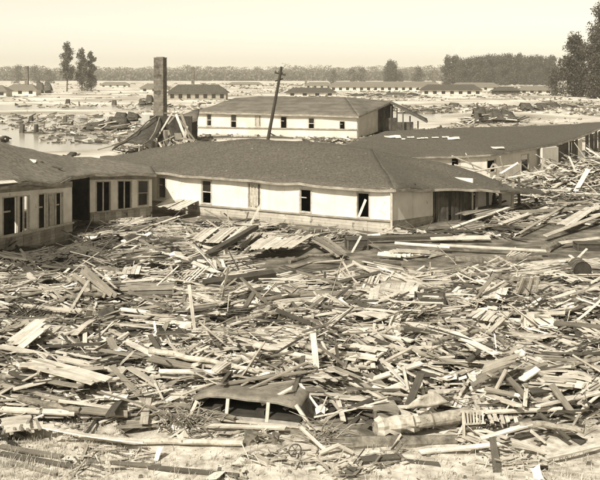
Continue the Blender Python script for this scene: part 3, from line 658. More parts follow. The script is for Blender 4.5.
# ---- leaning utility pole
p0 = at(263.6, 150, 104); p0.z = 0; pt = at(281.5, 67, 100)
dirp = (pt-p0).normalized(); root = empty('utility_pole', p0); tag(root, 'leaning wooden utility pole with a broken crossarm rising over the middle roof', 'utility pole')
mb = MB(); mb.tube([p0-dirp*.5, p0.lerp(pt, .5), pt], [.21, .18, .14], 10); mb.build('pole', M['dark'], root)
mb = MB(); c = p0.lerp(pt, .93); mb.board(c, 1.2, .13, .15, (1, .1, -.25), dirp); c = p0.lerp(pt, .87); mb.board(c, .9, .11, .12, (1, 0, .3), dirp)
ca = mb.build('crossarm', M['dark'], root)
for s_ in (-.5, -.2, .25, .5):
    mb = MB(); q = p0.lerp(pt, .93)+Vector((s_, .1*s_, -.25*s_)); mb.tube([q, q+Vector((0, 0, .25))], [.07, .05], 8); mb.build('insulator', M['iron'], ca)
mb = MB(); q = p0.lerp(pt, .83)
for k in range(3): mb.board(q+Vector((.25, 0, -k*.35)), .5, .05, .05, (1, 0, 0), (0, 0, 1))
mb.build('step_bolt', M['iron'], root)

# ------------------------------------------------------------------ wreckage field
def topz(x, y):
    """rough top of the heaped wreckage"""
    return H(x, y)+.28*(1-mudmask(x, y))*sst(24.5, 28, y)*(1-.6*sst(40, 48, y))
def gp(px, py, lift=0):
    """the point of the heap seen at a photo pixel, lifted"""
    z = .5
    for _ in range(6):
        D = (HC-z-lift)*F/(py-76); x = (px-300)*D/F; z = .5*z+.5*topz(x, D)
    return at(px, py, D)
LAND = [('the sunken car', 262, 394), ('the sheathed dark crate', 421, 383), ('the toppled steel drum', 582, 270), ('the tilted triangular panel', 496, 372),
        ('the long dark crate', 145, 295), ('the long peeled log', 150, 437), ('the white slab at left', 30, 333), ('the left barracks', 60, 250),
        ('the middle house', 290, 232), ('the cloth wrapped log', 425, 420), ('the tall upright plank', 315, 360), ('the slatted crate', 432, 308),
        ('the dark squared timber', 240, 277), ('the broken wall sections', 270, 242), ('the pale slashed panel', 527, 284), ('the thin leaning pole', 193, 312),
        ('the bright roof sheet', 70, 368), ('the bare mud strip', 400, 263), ('the house corner porch', 480, 225), ('the grassy bank', 150, 462),
        ('the right wreckage slope', 575, 185), ('the bowed right house', 500, 165), ('the white box front', 540, 324)]
USED = {}
def auto_label(kind, px, py, a, L, tone, pose=None):
    """what the piece looks like and what it lies by; a = its slope in the picture, down to the right positive"""
    t = {'pale': 'pale', 'mid': 'grey', 'dark': 'dark', 'palebark': 'pale', 'bark': 'dark', 'board': 'whitish', 'cloth': 'whitish', 'tar': 'black', 'skirt': 'grey', 'iron': 'black', 'cream': 'cream'}.get(tone, '')
    ln = 'short' if L < 1.5 else ('long' if L > 3.2 else '')
    if pose is None:
        pose = 'lying level' if abs(a) < .10 else (('slanting down right' if a > 0 else 'rising to the right') if abs(a) < .75 else 'pointing towards the camera')
    ds = sorted(LAND, key=lambda l: (l[1]-px)**2+((l[2]-py)*1.6)**2)
    def rel(l):
        dx, dy = px-l[1], (py-l[2])*1.6
        if abs(dx) > abs(dy): return ('well ' if abs(dx) > 45 else '')+('right of ' if dx > 0 else 'left of ')+l[0]
        return 'in front of '+l[0] if dy > 0 else 'behind '+l[0]
    c = [f'{t} {ln} {kind} {pose} {rel(ds[0])}', f'{t} {ln} {kind} {pose} {rel(ds[0])}, near {ds[1][0]}', f'{t} {ln} {kind} {pose} {rel(ds[1])}', f'{t} {ln} {kind} {pose} {rel(ds[1])}, near {ds[2][0]}', f'{t} {ln} {kind} {pose} {rel(ds[2])}']
    c = [' '.join(q.split()) for q in c]
    for q in c:
        if q not in USED and 4 <= len(q.split()) <= 16: USED[q] = 1; return q
    USED[c[0]] += 1
    return c[0]
NB = 0
def plank(x1, y1, x2, y2, wpx, tone, l1=.12, l2=.12, kind='board', T=None, label=None, D=None, bend=0, pose=None):
    global NB
    l1 += .12*(y1 < 440); l2 += .12*(y2 < 440); a = gp(x1, y1, l1); b = gp(x2, y2, l2)
    if D: a = at(x1, y1, D); b = at(x2, y2, D+.4)
    d = b-a; L = d.length; W = wpx*a.y/F
    up = Vector((0, -.35, 1)) if abs(d.normalized().z) < .8 else Vector((.2, -1, 0))
    mb = MB(); T = T or (.05 if kind == 'board' else W*.7)
    # a plank seen at a low angle shows less of its width: widen it on the ground
    if kind == 'board' and abs(d.normalized().x) > .6 and abs(d.normalized().z) < .5: W = min(W*1.7, .45)
    if kind == 'timber': W = W*.95
    mb.board((a+b)/2, L, W, T, d, up, bend=bend, nseg=5, jag=.05, twist=random.uniform(-.15, .15))
    sl = (y2-y1)/(x2-x1+1e-6)
    mx, my = (x1+x2)/2, (y1+y2)/2
    NB += (kind == 'board')
    return mb.thing({'board': 'board', 'timber': 'timber'}[kind], M[tone], label or auto_label(kind, mx, my, sl, L, tone, pose), kind, 'loose boards in the wreckage' if kind == 'board' else 'heavy timbers in the wreckage')
def upright(x1, y1, x2, y2, wpx, tone, label=None):
    """(x1,y1) foot, (x2,y2) top"""
    a = gp(x1, y1, -.1); b = at(x2, y2, a.y+.05); d = b-a; mb = MB(); W = wpx*a.y/F
    mb.board((a+b)/2, d.length, W, .05, d, (0, -1, 0), nseg=3, jag=.04, bend=.01)
    global NB; NB += 1
    return mb.thing('board', M[tone], label or auto_label('board', (x1+x2)/2, (y1+y2)/2, 9, d.length, tone, 'standing upright'), 'board', 'loose boards in the wreckage')
def logg(pts, r, tone, label, rough=.12, lift=.1, cut=True):
    P = [gp(x, y, lift) for x, y in pts]; n = len(P)
    Q = []
    for a, b in zip(P, P[1:]):
        for k in range(4): Q.append(a.lerp(b, k/4)+Vector((random.uniform(-.03, .03), random.uniform(-.03, .03), random.uniform(-.03, .03))))
    Q.append(P[-1]); rad = [r*(1-.3*i/len(Q)) for i in range(len(Q))]
    mb = MB(); mb.tube(Q, rad, 10, rough=rough)
    return mb.thing('log', M[tone], label, 'log', 'logs in the wreckage')
def panel(q, tone, label, th=.05, lifts=(.15,)*4, name='wall_panel', cat='panel', wob=.05, group='broken panels in the wreckage', sub=4):
    tone = 'plankpale' if tone == 'board' else tone; lifts = [l+.2 for l in lifts]; P = [gp(x, y, l) for (x, y), l in zip(q, lifts)]; zm = sum(p.z-l for p, l in zip(P, lifts))/4
    P = [at(x, y, (HC-zm-l)*F/(y-76)) for (x, y), l in zip(q, lifts)]
    mb = MB()
    if cat == 'cloth': mb.slab([[P[0], P[1]], [P[3], P[2]]], th, 0, wob, sub, random.random()*50)
    else:
        # sheathing boards still nailed together: battens below, ragged ends, gaps; welded through their battens
        e0, e1 = (P[1]-P[0]+P[2]-P[3])/2, (P[3]-P[0]+P[2]-P[1])/2
        if e0.length < e1.length: P = [P[1], P[2], P[3], P[0]]; e0, e1 = e1, -e0
        nb = max(4, int(e1.length/.19)); upn = e0.cross(e1).normalized(); upn = upn if upn.z > 0 else -upn
        for k in range(nb):
            if nb > 5 and random.random() < .07: continue
            t = (k+.5)/nb; a = P[0].lerp(P[3], t); b = P[1].lerp(P[2], t); q0, q1 = random.uniform(-.01, .12), random.uniform(-.01, .12)
            if random.random() < .15: q1 = random.uniform(.2, .45)
            a, b = a.lerp(b, q0), b.lerp(a, q1); c = (a+b)/2+upn*(wob*.6*mnoise.noise(a*1.3)+random.uniform(-.008, .008))
            mb.board(c, (b-a).length, e1.length/nb*random.uniform(.86, .98), .022, b-a, upn, bend=wob*.5*random.uniform(.2, 1), nseg=4, jag=.03, twist=random.uniform(-.06, .06))
        for t in (.2, .55, .85):
            a = P[0].lerp(P[1], t); b = P[3].lerp(P[2], t); mb.board((a+b)/2-upn*.05, (b-a).length*1.03, .09, .05, b-a, upn, jag=.03)
    return mb.thing(name, M[tone], label, cat, group)

# ---- the car, sunk in the wreckage to its belt line (faces right and towards us)
A_ = gp(190, 405, .0); B_ = gp(382, 431, .0)
ax = (B_-A_); ax.z = 0; CL = ax.length; ax.normalize(); ang = math.atan2(ax.y, ax.x)
cz = (A_.z+B_.z)/2
car = empty('car', Vector(((A_+B_).x/2, (A_+B_).y/2, cz-.72)), ang); tag(car, 'old sedan sunk to its window line in broken boards, in front', 'car')
car_c = car.location.copy(); RC = Matrix.Rotation(ang, 3, 'Z')
def cp(x, y, z): return car_c+RC @ Vector((x, y, z))      # x forward, y away from us
h2 = CL/2
prof = [(-h2, .45), (-h2+.25, .78), (-h2+.5, .9), (-.3, .93), (h2*.35, .9), (h2*.8, .82), (h2, .55)]
mb = MB(); rings = []
for x, zt in prof:
    hw = .86*(1-.28*abs(x/h2)**3); rings.append([cp(x, y, z) for y, z in ((-hw*.92, .18), (-hw, .45), (-hw, zt-.12), (-hw*.9, zt), (hw*.9, zt), (hw, zt-.12), (hw, .45), (hw*.92, .18))])
vs = [p for r in rings for p in r]; fs = []
for i in range(len(rings)-1):
    for k in range(8): fs.append((i*8+k, i*8+(k+1) % 8, (i+1)*8+(k+1) % 8, (i+1)*8+k))
fs += [tuple(range(8))[::-1], tuple((len(rings)-1)*8+k for k in range(8))]
mb.add(vs, fs); mb.build('body', M['carpaint'], car, smooth=False)
mb = MB(); mb.board(cp(.0, -.875, .84), CL*.8, .05, .05, RC @ Vector((1, 0, 0)), (0, 0, 1)); mb.build('belt_moulding', M['trim'], car)
# roof
mb = MB(); rows = []
for y, dz in ((-.66, -.06), (-.58, 0), (0, .03), (.58, 0), (.66, -.06)):
    rows.append([cp(x, y*(1 if 0 < i < 7 else .85), z+.05+dz*(1 if 0 < i < 7 else .4)) for i, (x, z) in enumerate(((-h2+.22, .95), (-h2+.35, 1.25), (-h2+.75, 1.38), (-h2+1.4, 1.42), (-h2+2.1, 1.42), (-h2+2.7, 1.40), (-h2+3.1, 1.34), (-h2+3.3, 1.25)))])
mb.slab(rows, .05, 0, .16, 3, 5); mb.build('roof', M['carpaint'], car)
for y in (-.72, .72):
    for x0, x1 in ((-h2+.32, -h2+.45), (-h2+1.33, -h2+1.33), (-h2+2.45, -h2+2.45), (-h2+3.62, -h2+3.2)):
        mb = MB(); a = cp(x0, y*1.1, .86); b = cp(x1, y*.9, 1.33 if x1 > -h2+.5 else 1.2); mb.board((a+b)/2, (b-a).length, .09, .06, b-a, RC @ Vector((0, -1, 0))); mb.build('pillar', M['trim'], car)
for x in (-h2+1.0, -h2+2.2): mb = MB(); mb.box(cp(x, 0, .8), .25, 1.25, .55, ang); mb.build('seat', M['inside'], car)
mb = MB(); mb.hexa([cp(-h2+.45, .6, .5), cp(-h2+3.3, .6, .5), cp(-h2+3.15, .56, 1.3), cp(-h2+.5, .56, 1.25)], [cp(-h2+.45, .62, .5), cp(-h2+3.3, .62, .5), cp(-h2+3.15, .58, 1.3), cp(-h2+.5, .58, 1.25)]); mb.build('shade_panel', M['inside'], car)  # dark sheet added behind the windows so the cabin reads unlit
mb = MB(); mb.board(cp(-h2+1.9, 0, .95), 2.9, 1.5, .02, RC @ Vector((1, 0, 0)), (0, 0, 1)); mb.build('shade_deck', M['inside'], car)  # dark slab at belt height, added to keep the window openings dark
mb = MB(); mb.hexa([cp(-h2+3.25, -.6, 1.27), cp(-h2+3.25, .6, 1.27), cp(-h2+3.68, .68, .88), cp(-h2+3.68, -.68, .88)], [cp(-h2+3.26, -.6, 1.28), cp(-h2+3.26, .6, 1.28), cp(-h2+3.69, .68, .89), cp(-h2+3.69, -.68, .89)]); mb.build('windscreen', M['glass'], car)
for x in (-h2+.85, h2-.75):
    mb = MB(); Pn = [cp(x+.52*math.cos(t), -.86-.06*math.sin(t), .28+.5*math.sin(t)) for t in np.linspace(0, math.pi, 9)]
    mb.tube(Pn, [.05, .11, .13, .14, .14, .14, .13, .11, .05], 8); mb.build('fender', M['carpaint'], car, smooth=True)
for y in (-.62, .62):
    mb = MB(); q = cp(h2*.93, y, .62); mb.tube([q, q+RC @ Vector((.14, 0, 0))], [.1, .12], 12); mb.build('headlight', M['iron'], car)

# ---- hero pieces traced one by one
B = 'board'
for r in [
    (0, 346, 125, 372, 4, 'pale', .5, .45), (0, 364, 95, 387, 3, 'dark', .2, .2), (0, 385, 70, 402, 3, 'mid', .2, .2), (0, 409, 75, 413, 4, 'pale', .15, .2),
    (72, 409, 128, 414, 5, 'mid', .25, .25), (113, 371, 132, 353, 4, 'pale', .1, .6), (150, 358, 192, 367, 5, 'mid', .3, .3), (158, 371, 245, 372.5, 3, 'pale', .35, .35),
    (150, 382, 187, 398, 4, 'pale', .4, .1), (225, 382, 247, 371, 3, 'dark', .2, .5), (248, 379, 271, 373, 3, 'pale', .4, .5), (285, 366, 301, 386, 2, 'pale', .4, .1),
    (262, 404, 292, 388, 2, 'pale', .3, .8), (240, 355, 262, 372, 2, 'pale', .4, .2), (318, 345, 357, 375, 2.5, 'mid', .9, .1), (336, 345, 340, 371, 3, 'mid', .9, 0), (300, 384, 320, 411, 2.5, 'pale', .6, .1),
    (355, 404, 409, 382, 5, 'pale', .2, .4), (358, 405, 401, 393, 3, 'pale', .2, .3), (353, 386, 421, 363, 3.5, 'pale', .2, .4), (380, 364, 413, 347, 2, 'pale', .3, .5), (350, 366, 392, 368, 2, 'pale', .3, .3),
    (365, 338, 405, 350, 4, 'pale', .4, .2), (300, 427, 326, 451, 3, 'pale', .4, .1), (320, 453, 339, 445, 2.5, 'pale', .1, .2), (338, 445, 352, 452, 2, 'pale', .2, .1),
    (500, 369, 531, 402, 6, 'mid', .7, .15), (510, 374, 546, 364, 3, 'mid', .2, .4), (520, 381, 539, 368, 4, 'pale', .2, .5), (551, 384, 574, 415, 7, 'mid', .6, .1), (450, 355, 481, 352, 3, 'mid', .2, .2),
    (470, 388, 521, 396, 3, 'pale', .2, .2), (484, 412, 562, 409, 2.5, 'pale', .2, .2), (512, 441, 546, 452, 4, 'pale', .3, .1), (530, 430, 546, 443, 3, 'pale', .3, .1), (480, 439, 531, 424, 3, 'pale', .1, .3),
    (505, 314, 576, 291, 2.5, 'pale', .2, .5), (479, 342, 507, 315, 5, 'pale', .1, .6), (480, 301, 513, 280, 4, 'mid', .2, .4), (474, 299, 505, 281, 3, 'pale', .2, .4), (527, 314, 566, 313, 3, 'pale', .4, .4),
    (555, 323, 600, 327, 4, 'dark', .3, .3), (300, 294, 396, 292.5, 5, 'mid', .3, .3), (300, 301, 368, 316, 3, 'dark', .35, .3), (384, 268, 413, 284, 2.2, 'pale', .2, .2), (317, 282, 356, 263, 4, 'pale', .1, .4),
    (330, 284, 381, 272, 3, 'dark', .2, .3), (440, 245, 546, 251, 2.5, 'pale', .25, .2), (395, 243, 450, 247, 2.5, 'pale', .2, .25), (574, 262, 587, 249, 2.5, 'pale', .2, .6), (240, 247, 259, 233, 4, 'mid', .2, .5), (192, 262, 221, 274, 3, 'pale', .5, .1),
    (198, 329, 239, 330.5, 4, 'mid', .3, .3), (230, 294, 259, 286, 3, 'pale', .2, .3), (254, 320, 291, 322.5, 3, 'dark', .3, .25), (150, 398, 235, 418, 2.5, 'mid', .1, .1), (205, 425, 285, 428, 2.5, 'pale', .1, .1),
    (560, 243, 600, 238, 3, 'pale', .2, .2), (545, 236, 600, 215, 3, 'pale', .2, .4), (520, 233, 566, 205, 3, 'mid', .1, .5), (452, 228, 515, 205, 3.5, 'pale', .1, .4), (500, 224, 548, 207, 5, 'pale', .1, .3), (430, 238, 490, 237.5, 5, 'pale', .15, .15),
    (520, 212, 590, 208, 4, 'mid', .3, .3), (345, 330, 412, 341, 3, 'pale', .2, .2), (255, 345, 312, 358, 3, 'pale', .3, .2), (205, 300, 262, 309, 3, 'pale', .3, .3), (120, 309, 186, 317, 3, 'pale', .3, .2),
    (20, 305, 82, 312, 3, 'pale', .3, .3), (84, 318, 160, 306, 3, 'mid', .2, .3), (5, 300, 60, 288, 3, 'mid', .2, .3), (100, 284, 165, 279, 3, 'pale', .2, .3), (150, 250, 205, 262, 3, 'pale', .2, .2), (110, 255, 170, 246, 3, 'mid', .2, .2), (420, 353, 470, 365, 3, 'mid', .2, .2), (560, 340, 600, 352, 4, 'pale', .3, .2), (565, 400, 600, 392, 3, 'pale', .2, .3), (420, 452, 500, 444, 3, 'pale', .1, .2), (370, 458, 440, 465, 3.5, 'dark', .0, .0), (545, 458, 600, 445, 3, 'pale', .1, .2)]:
    plank(*r)
for r in [(83, 398, 84, 377, 1.8, 'pale'), (89, 398, 90, 379, 1.8, 'pale'), (115, 403, 118, 382, 3, 'pale'), (128, 405, 128, 388, 1.6, 'pale'), (85, 353, 85, 333, 4.5, 'pale'), (225, 262, 226, 247, 4, 'board'), (552, 350, 551, 334, 4, 'pale'), (528, 350, 526, 335, 2.5, 'pale'), (490, 300, 489, 284, 1.6, 'pale'), (431, 284, 430, 262, 1.2, 'mid'), (351, 254, 361, 236, 2, 'pale'), (12, 400, 16, 390, 5, 'board'), (455, 440, 463, 425, 1.6, 'pale'), (391, 450, 401, 434, 1.8, 'pale')]:
    upright(*r)
upright(196, 341, 189, 284, 3.4, 'pale', 'tall thin pale pole leaning left above the boards left of centre')
upright(318, 383, 313, 334, 6, 'pale', 'tall pale upright plank standing behind the sunken car')
for r in [(193, 263, 256, 227, 7, 'dark', .1, .7, 'timber', None, 'dark thick beam sloping up right against the pale wall sections'),
          (204, 284, 274, 274, 9, 'dark', .2, .25, 'timber', None, 'dark squared timber lying in the wreckage left of centre'),
          (365, 265, 400, 264, 6, 'dark', .15, .15, 'timber', None, 'short dark timber on the bare mud before the white house'),
          (345, 239, 452, 236, 5, 'dark', .15, .2, 'timber', None, 'dark timber lying at the foot of the house corner'),
          (0, 377, 30, 386, 8, 'mid', .2, .1, 'timber', None, 'grey log end timber poking in from the left edge'),
          (362, 461, 400, 458, 8, 'dark', .05, .05, 'timber', None, 'short dark timber lying on the bank near the bottom'),
          (470, 333, 600, 339, 5, 'mid', .1, .1, 'timber', None, 'long grey timber lying level under the white box fronts')]:
    plank(*r)
logg([(57, 425), (72, 433), (88, 437), (120, 440), (180, 441.5), (243, 443)], .095, 'palebark', 'long curved peeled log lying along the sandy bank')
logg([(150, 351), (200, 359), (240, 368), (272, 373)], .09, 'palebark', 'pale thin log sloping down behind the sunken car', lift=.5)
logg([(455, 260.5), (500, 260), (541, 258)], .2, 'bark', 'dark log lying level on the mud behind the pale slashed panel', lift=.1)
logg([(545, 250), (564, 241)], .28, 'bark', 'thick dark log end pointing at the camera left of the toppled drum', lift=.1)
logg([(332, 444), (400, 443), (456, 440)], .2, 'bark', 'thick barkless log under the cloth wrapped log', lift=.05)
logg([(262, 300), (330, 290), (352, 287)], .09, 'bark', 'thin dark log among boards in the middle', lift=.3)
logg([(80, 388), (118, 392), (150, 393)], .08, 'bark', 'thin dark pole in the hollow left of the sunken car', lift=.1)
logg([(0, 410), (40, 413), (75, 408)], .1, 'palebark', 'pale log beside the white sheet at the lower left', lift=.2)
panel([(2, 362), (45, 356), (132, 380), (92, 385)], 'board', 'large bright roof sheet lying in boards at the lower left', lifts=(.45, .45, .4, .4), name='roof_sheet')
panel([(6, 342), (40, 316), (53, 324), (20, 351)], 'board', 'white rectangular slab tilted up among boards at left', lifts=(.3, .7, .7, .3), wob=.01)
panel([(0, 419), (28, 415), (58, 427), (0, 433)], 'board', 'whitish sheet lying flat on the grassy bank', lifts=(.2, .2, .12, .12))
panel([(210, 371), (222, 361), (232, 363), (218, 373)], 'board', 'small pale sheet behind the sunken car', lifts=(.45, .5, .5, .45))
panel([(190, 240), (207, 227), (250, 226), (226, 246)], 'board', 'pale wall section lying flat behind the dark sloping beam', lifts=(.2, .4, .4, .2))
panel([(244, 250), (262, 237), (316, 234), (292, 248)], 'board', 'large pale wall section lying before the white house', lifts=(.3, .5, .4, .35))
panel([(302, 236), (322, 234), (350, 254), (338, 257)], 'mid', 'curled broken wall lath sheet in front of the house wall', lifts=(.25, .4, .1, .1), wob=.2)
panel([(511, 294), (519, 278), (541, 276), (540, 294)], 'board', 'pale slashed panel propped up right of centre', lifts=(.0, .75, .75, 0), wob=.02)
panel([(482, 300), (486, 287), (509, 288), (505, 299)], 'board', 'pale flat panel left of the pale slashed panel', lifts=(.2, .4, .4, .2))
panel([(470, 388), (485, 364), (522, 353), (503, 370)], 'mid', 'tilted triangular grey panel raised over a dark hollow at right', lifts=(.1, .5, 1.1, .55), wob=.02)
panel([(64, 280), (82, 263), (119, 297), (98, 297)], 'mid', 'grey tent-like panel standing out before the left barracks', lifts=(.2, 1.1, .2, .1), wob=.03)
panel([(121, 274), (125, 265), (150, 265), (148, 275)], 'board', 'white square board lying right of the tent-like panel', lifts=(.25,)*4)
panel([(345, 313), (368, 308), (407, 312), (380, 321)], 'board', 'pale bent sheet left of the slatted crate', lifts=(.3, .35, .35, .3), wob=.12)
panel([(388, 327), (392, 315), (403, 313), (398, 328)], 'board', 'small pale triangular scrap below the slatted crate', lifts=(.1, .4, .4, .1))
panel([(368, 298), (372, 284), (421, 281), (416, 297)], 'board', 'pale broken sheet lying behind the slatted crate', lifts=(.25,)*4, wob=.15)
panel([(405, 411), (420, 398), (434, 391), (449, 404)], 'cloth', 'pale cloth heap draped over the log behind the wrapped log', lifts=(.3, .6, .6, .3), name='cloth', cat='cloth', wob=.35, group='cloth in the wreckage')
panel([(240, 318), (246, 307), (262, 306), (269, 317)], 'cloth', 'crumpled pale cloth lying in the middle of the boards', lifts=(.25, .4, .4, .25), name='cloth', cat='cloth', wob=.5, group='cloth in the wreckage')
panel([(452, 316), (470, 309), (503, 311), (494, 322)], 'board', 'pale panel lying behind the white box front at left', lifts=(.25,)*4)
panel([(375, 254), (398, 250), (432, 252), (400, 256.5)], 'pale', 'buckled pale strip on the mud at the house corner', lifts=(.02, .35, .05, .05), wob=.1)
panel([(555, 225), (590, 205), (598, 207), (570, 227)], 'board', 'pale panel lying across the slope at the right edge', lifts=(.2, .4, .4, .2))
panel([(452, 214), (500, 203), (530, 205), (478, 217)], 'mid', 'grey wall section lying beyond the house corner porch', lifts=(.2,)*4)
panel([(330, 359), (352, 344), (392, 350), (372, 363)], 'board', 'pale flat panel right of the tall upright plank', lifts=(.2, .3, .3, .2))
panel([(548, 385), (560, 372), (596, 376), (590, 388)], 'board', 'crumpled pale sheet at the right edge behind the leaning grey board', lifts=(.2, .3, .3, .2), wob=.3)
panel([(155, 206), (178, 195), (207, 197), (176, 212)], 'board', 'pale loose sheet leaning against the left end of the house wall', lifts=(.4, .7, .7, .4))

def crate(px, py, wpx, hpx, dep, tone, label, rz=0, lid=False, slats=5, open_=False, name='crate', cat='crate'):
    """a slatted wooden box: four slatted sides, corner posts, bottom"""
    b = gp(px, py, -.05); w_ = wpx*b.y/F; h_ = hpx*b.y/F*1.02; root = empty(name, b+Vector((0, dep/2, 0)), rz); tag(root, label, cat, 'boxes in the wreckage')
    Q = Matrix.Rotation(rz, 3, 'Z'); c = root.location
    def P(x, y, z): return c+Q @ Vector((x, y, z))
    X = Q @ Vector((1, 0, 0)); Y = Q @ Vector((0, 1, 0)); Z = Vector((0, 0, 1)); n = slats; sh = h_/n
    for nm, cc, axx, ln, upv in (('front', (0, -dep/2), X, w_, Y), ('back', (0, dep/2), X, w_, Y), ('side', (-w_/2, 0), Y, dep, X), ('side', (w_/2, 0), Y, dep, X)):
        mb = MB()
        for k in range(n): mb.board(P(cc[0], cc[1], sh*(k+.5)+random.uniform(-.01, .01)), ln-.01, sh*.9, .025, axx, upv)
        mb.build(nm, M[tone], root)
    for sx in (-1, 1):
        for sy in (-1, 1): mb = MB(); mb.board(P(sx*(w_/2+.005), sy*(dep/2+.005), h_/2), h_+.04, .07, .07, Z, Y); mb.build('corner_post', M[tone], root)
    mb = MB(); mb.board(P(0, 0, .05), w_, dep, .03, X, Z); mb.build('bottom', M[tone], root)
    if lid: mb = MB(); mb.board(P(0, 0, h_+.05), w_+.1, dep+.1, .04, X, Z+Vector((.05, 0, 0))); mb.build('lid', M[tone], root)
    return root
crate(145, 303, 52, 12, 1.1, 'mid', 'long dark crate with a plank top lying left of centre', .12, True, 3)
crate(421, 393, 24, 15, .7, 'dark', 'small dark box with raised lid right of the sunken car', .15, True, 3)
crate(432, 318, 29, 19, 1.0, 'dark', 'dark slatted crate lying open beside pale sheets', -.1, False, 6)
crate(589, 252, 22, 7, .8, 'dark', 'flat dark box behind the toppled drum', 0, True, 2)
crate(506, 307, 17, 12, .8, 'dark', 'small dark broken box in front of the pale slashed panel', .4, False, 3)
crate(357, 251, 20, 10, .9, 'dark', 'dark empty box at the foot of the house wall', .1, True, 3)
crate(538, 350, 17, 10, .7, 'dark', 'open dark box between two short posts at right', -.1, False, 2)
crate(539, 332, 27, 14, .5, 'board', 'white box with a clean front standing at right', -.05, False, 2)
crate(478, 338, 30, 11, .5, 'board', 'white low box front tilted left of the standing white box', .15, False, 2)
crate(68, 406, 24, 7, .6, 'mid', 'small grey box among boards above the peeled log', .2, True, 2)
crate(385, 432, 22, 20, .6, 'mid', 'grey block shaped box at the left end of the wrapped log', .1, True, 2)

# toppled drum
a = gp(577, 266, .28); b = gp(590, 276, .28); d = (b-a).normalized(); root = empty('drum', Vector(((a+b).x/2, (a+b).y/2, a.z-.35))); tag(root, 'toppled dark steel drum with its end towards the camera at the right edge', 'drum')
b = a+d*1.05
mb = MB(); mb.tube([a, a.lerp(b, .02), a.lerp(b, .32), a.lerp(b, .34), a.lerp(b, .36), a.lerp(b, .64), a.lerp(b, .66), a.lerp(b, .68), a.lerp(b, .98), b], [.40, .39, .38, .405, .38, .38, .405, .38, .39, .40], 24, cap=False); mb.build('shell', M['iron'], root)
for q in (a+d*.03, b-d*.05): mb = MB(); mb.tube([q, q+d*.02], .375, 24); mb.build('drum_end', M['inside'], root)
# cloth wrapped log
P = [gp(375, 428, .35), gp(398, 425, .35), gp(425, 421, .38), gp(450, 417, .4), gp(470, 413, .42)]
root = empty('wrapped_log', Vector((P[2].x, P[2].y, P[2].z-.4))); tag(root, 'thick pale log wrapped in torn cloth lying at the lower right', 'log', 'logs in the wreckage')
Q = [P[i].lerp(P[i+1], k/4) for i in range(4) for k in range(4)]+[P[-1]]
mb = MB(); mb.tube(Q, [.17]*17, 14, rough=.08); mb.build('trunk', M['bark2'], root)
mb = MB(); mb.tube(Q[0:8], [.19, .25, .2, .22, .25, .2, .22, .18], 16, rough=.2, cap=False); mb.build('wrapping', M['cloth'], root)
mb = MB(); mb.tube([Q[6]+Vector((0, 0, 0)), Q[6].lerp(Q[7], .15)], .25, 16); mb.tube([Q[9], Q[9].lerp(Q[10], .12)], .22, 16); mb.build('rope_band', M['bark'], root)
# slatted rack hung over its right end
root = empty('slatted_rack', gp(472, 428, 0)); tag(root, 'small pale rack of narrow slats at the right end of the wrapped log', 'rack')
D0 = P[-1].y-.35
mb = MB(); mb.board(at(473, 411, D0), .68, .05, .04, (1, 0, .03), (0, 0, 1)); mb.board(at(474, 423.5, D0-.05), .6, .05, .04, (1, 0, .06), (0, 0, 1)); mb.build('rail', M['pale'], root)
for k in range(7):
    mb = MB(); a = at(464+k*3.1, 411.5, D0-.03); b = at(465+k*3.0, 423.5, D0-.08); mb.board((a+b)/2, (b-a).length, .042, .025, b-a, (0, -1, 0)); mb.build('slat', M['pale'], root)
mb = MB(); a = at(463, 411, D0-.06); b = at(464, 438, D0-.06); mb.board((a+b)/2, (b-a).length, .07, .06, b-a, (0, -1, 0)); mb.build('post', M['pale'], root)
random.seed(91)
for px, py, dx, dy, r in ((60, 300, 48, -6, .1), (300, 345, 60, 10, .08), (430, 345, 50, -14, .09), (340, 395, 46, -16, .1), (110, 330, 40, 12, .07), (520, 425, 64, 6, .09), (240, 320, 50, -9, .08), (570, 300, 40, 8, .1), (400, 330, 70, -4, .08), (180, 300, 36, 14, .07), (560, 370, 44, -12, .09), (20, 398, 60, 12, .1), (470, 275, 50, 5, .11), (290, 262, 44, -8, .1)):
    a_ = px+dx/2; nm = auto_label('log', a_, py+dy/2, dy/dx, 3, 'bark' if r > .085 else 'palebark')
    logg([(px, py), (px+dx*.4, py+dy*.4+random.uniform(-3, 3)), (px+dx, py+dy)], r, 'bark2' if r < .095 else 'bark', nm, lift=.4)
# stumps and a wheel on the bank
for px, py, h_, lb in ((249, 447, 15, 'dark ragged stump at the right end of the peeled log'), (274, 447, 14, 'smaller dark stump on the bank right of the ragged stump')):
    b = gp(px, py, -.1); root = empty('stump', b); tag(root, lb, 'stump'); hh = h_*b.y/F
    mb = MB(); mb.tube([b, b+Vector((.02, 0, hh*.5)), b+Vector((.06, 0, hh))], [.22 if px < 260 else .13, .17 if px < 260 else .1, .2 if px < 260 else .09], 10, rough=.25); mb.build('trunk', M['bark'], root)
    for k in range(7):
        t = random.uniform(0, 6.28); mb = MB(); q = b+Vector((0, 0, hh*random.uniform(.2, .9))); e = q+Vector((math.cos(t)*.4, math.sin(t)*.3, random.uniform(-.2, .2))); mb.tube([q, q.lerp(e, .5)+Vector((0, 0, .06)), e], [.05, .035, .012], 6); mb.build('root', M['bark'], root)
c = gp(295, 450, .16); root = empty('wheel', c-Vector((0, 0, .16))); tag(root, 'small spoked wheel standing on the bank below the car', 'wheel')
mb = MB(); Pn = [c+Vector((.15*math.cos(t), -.02+.05*math.cos(t), .15*math.sin(t))) for t in np.linspace(0, 2*math.pi, 25)]; mb.tube(Pn, .018, 6, cap=False); mb.build('rim', M['iron'], root)
for k in range(6):
    t = math.pi*k/3; mb = MB(); q = c+Vector((.15*math.cos(t), .05*math.cos(t)-.02, .15*math.sin(t))); mb.tube([c, q], .009, 5); mb.build('spoke', M['iron'], root)

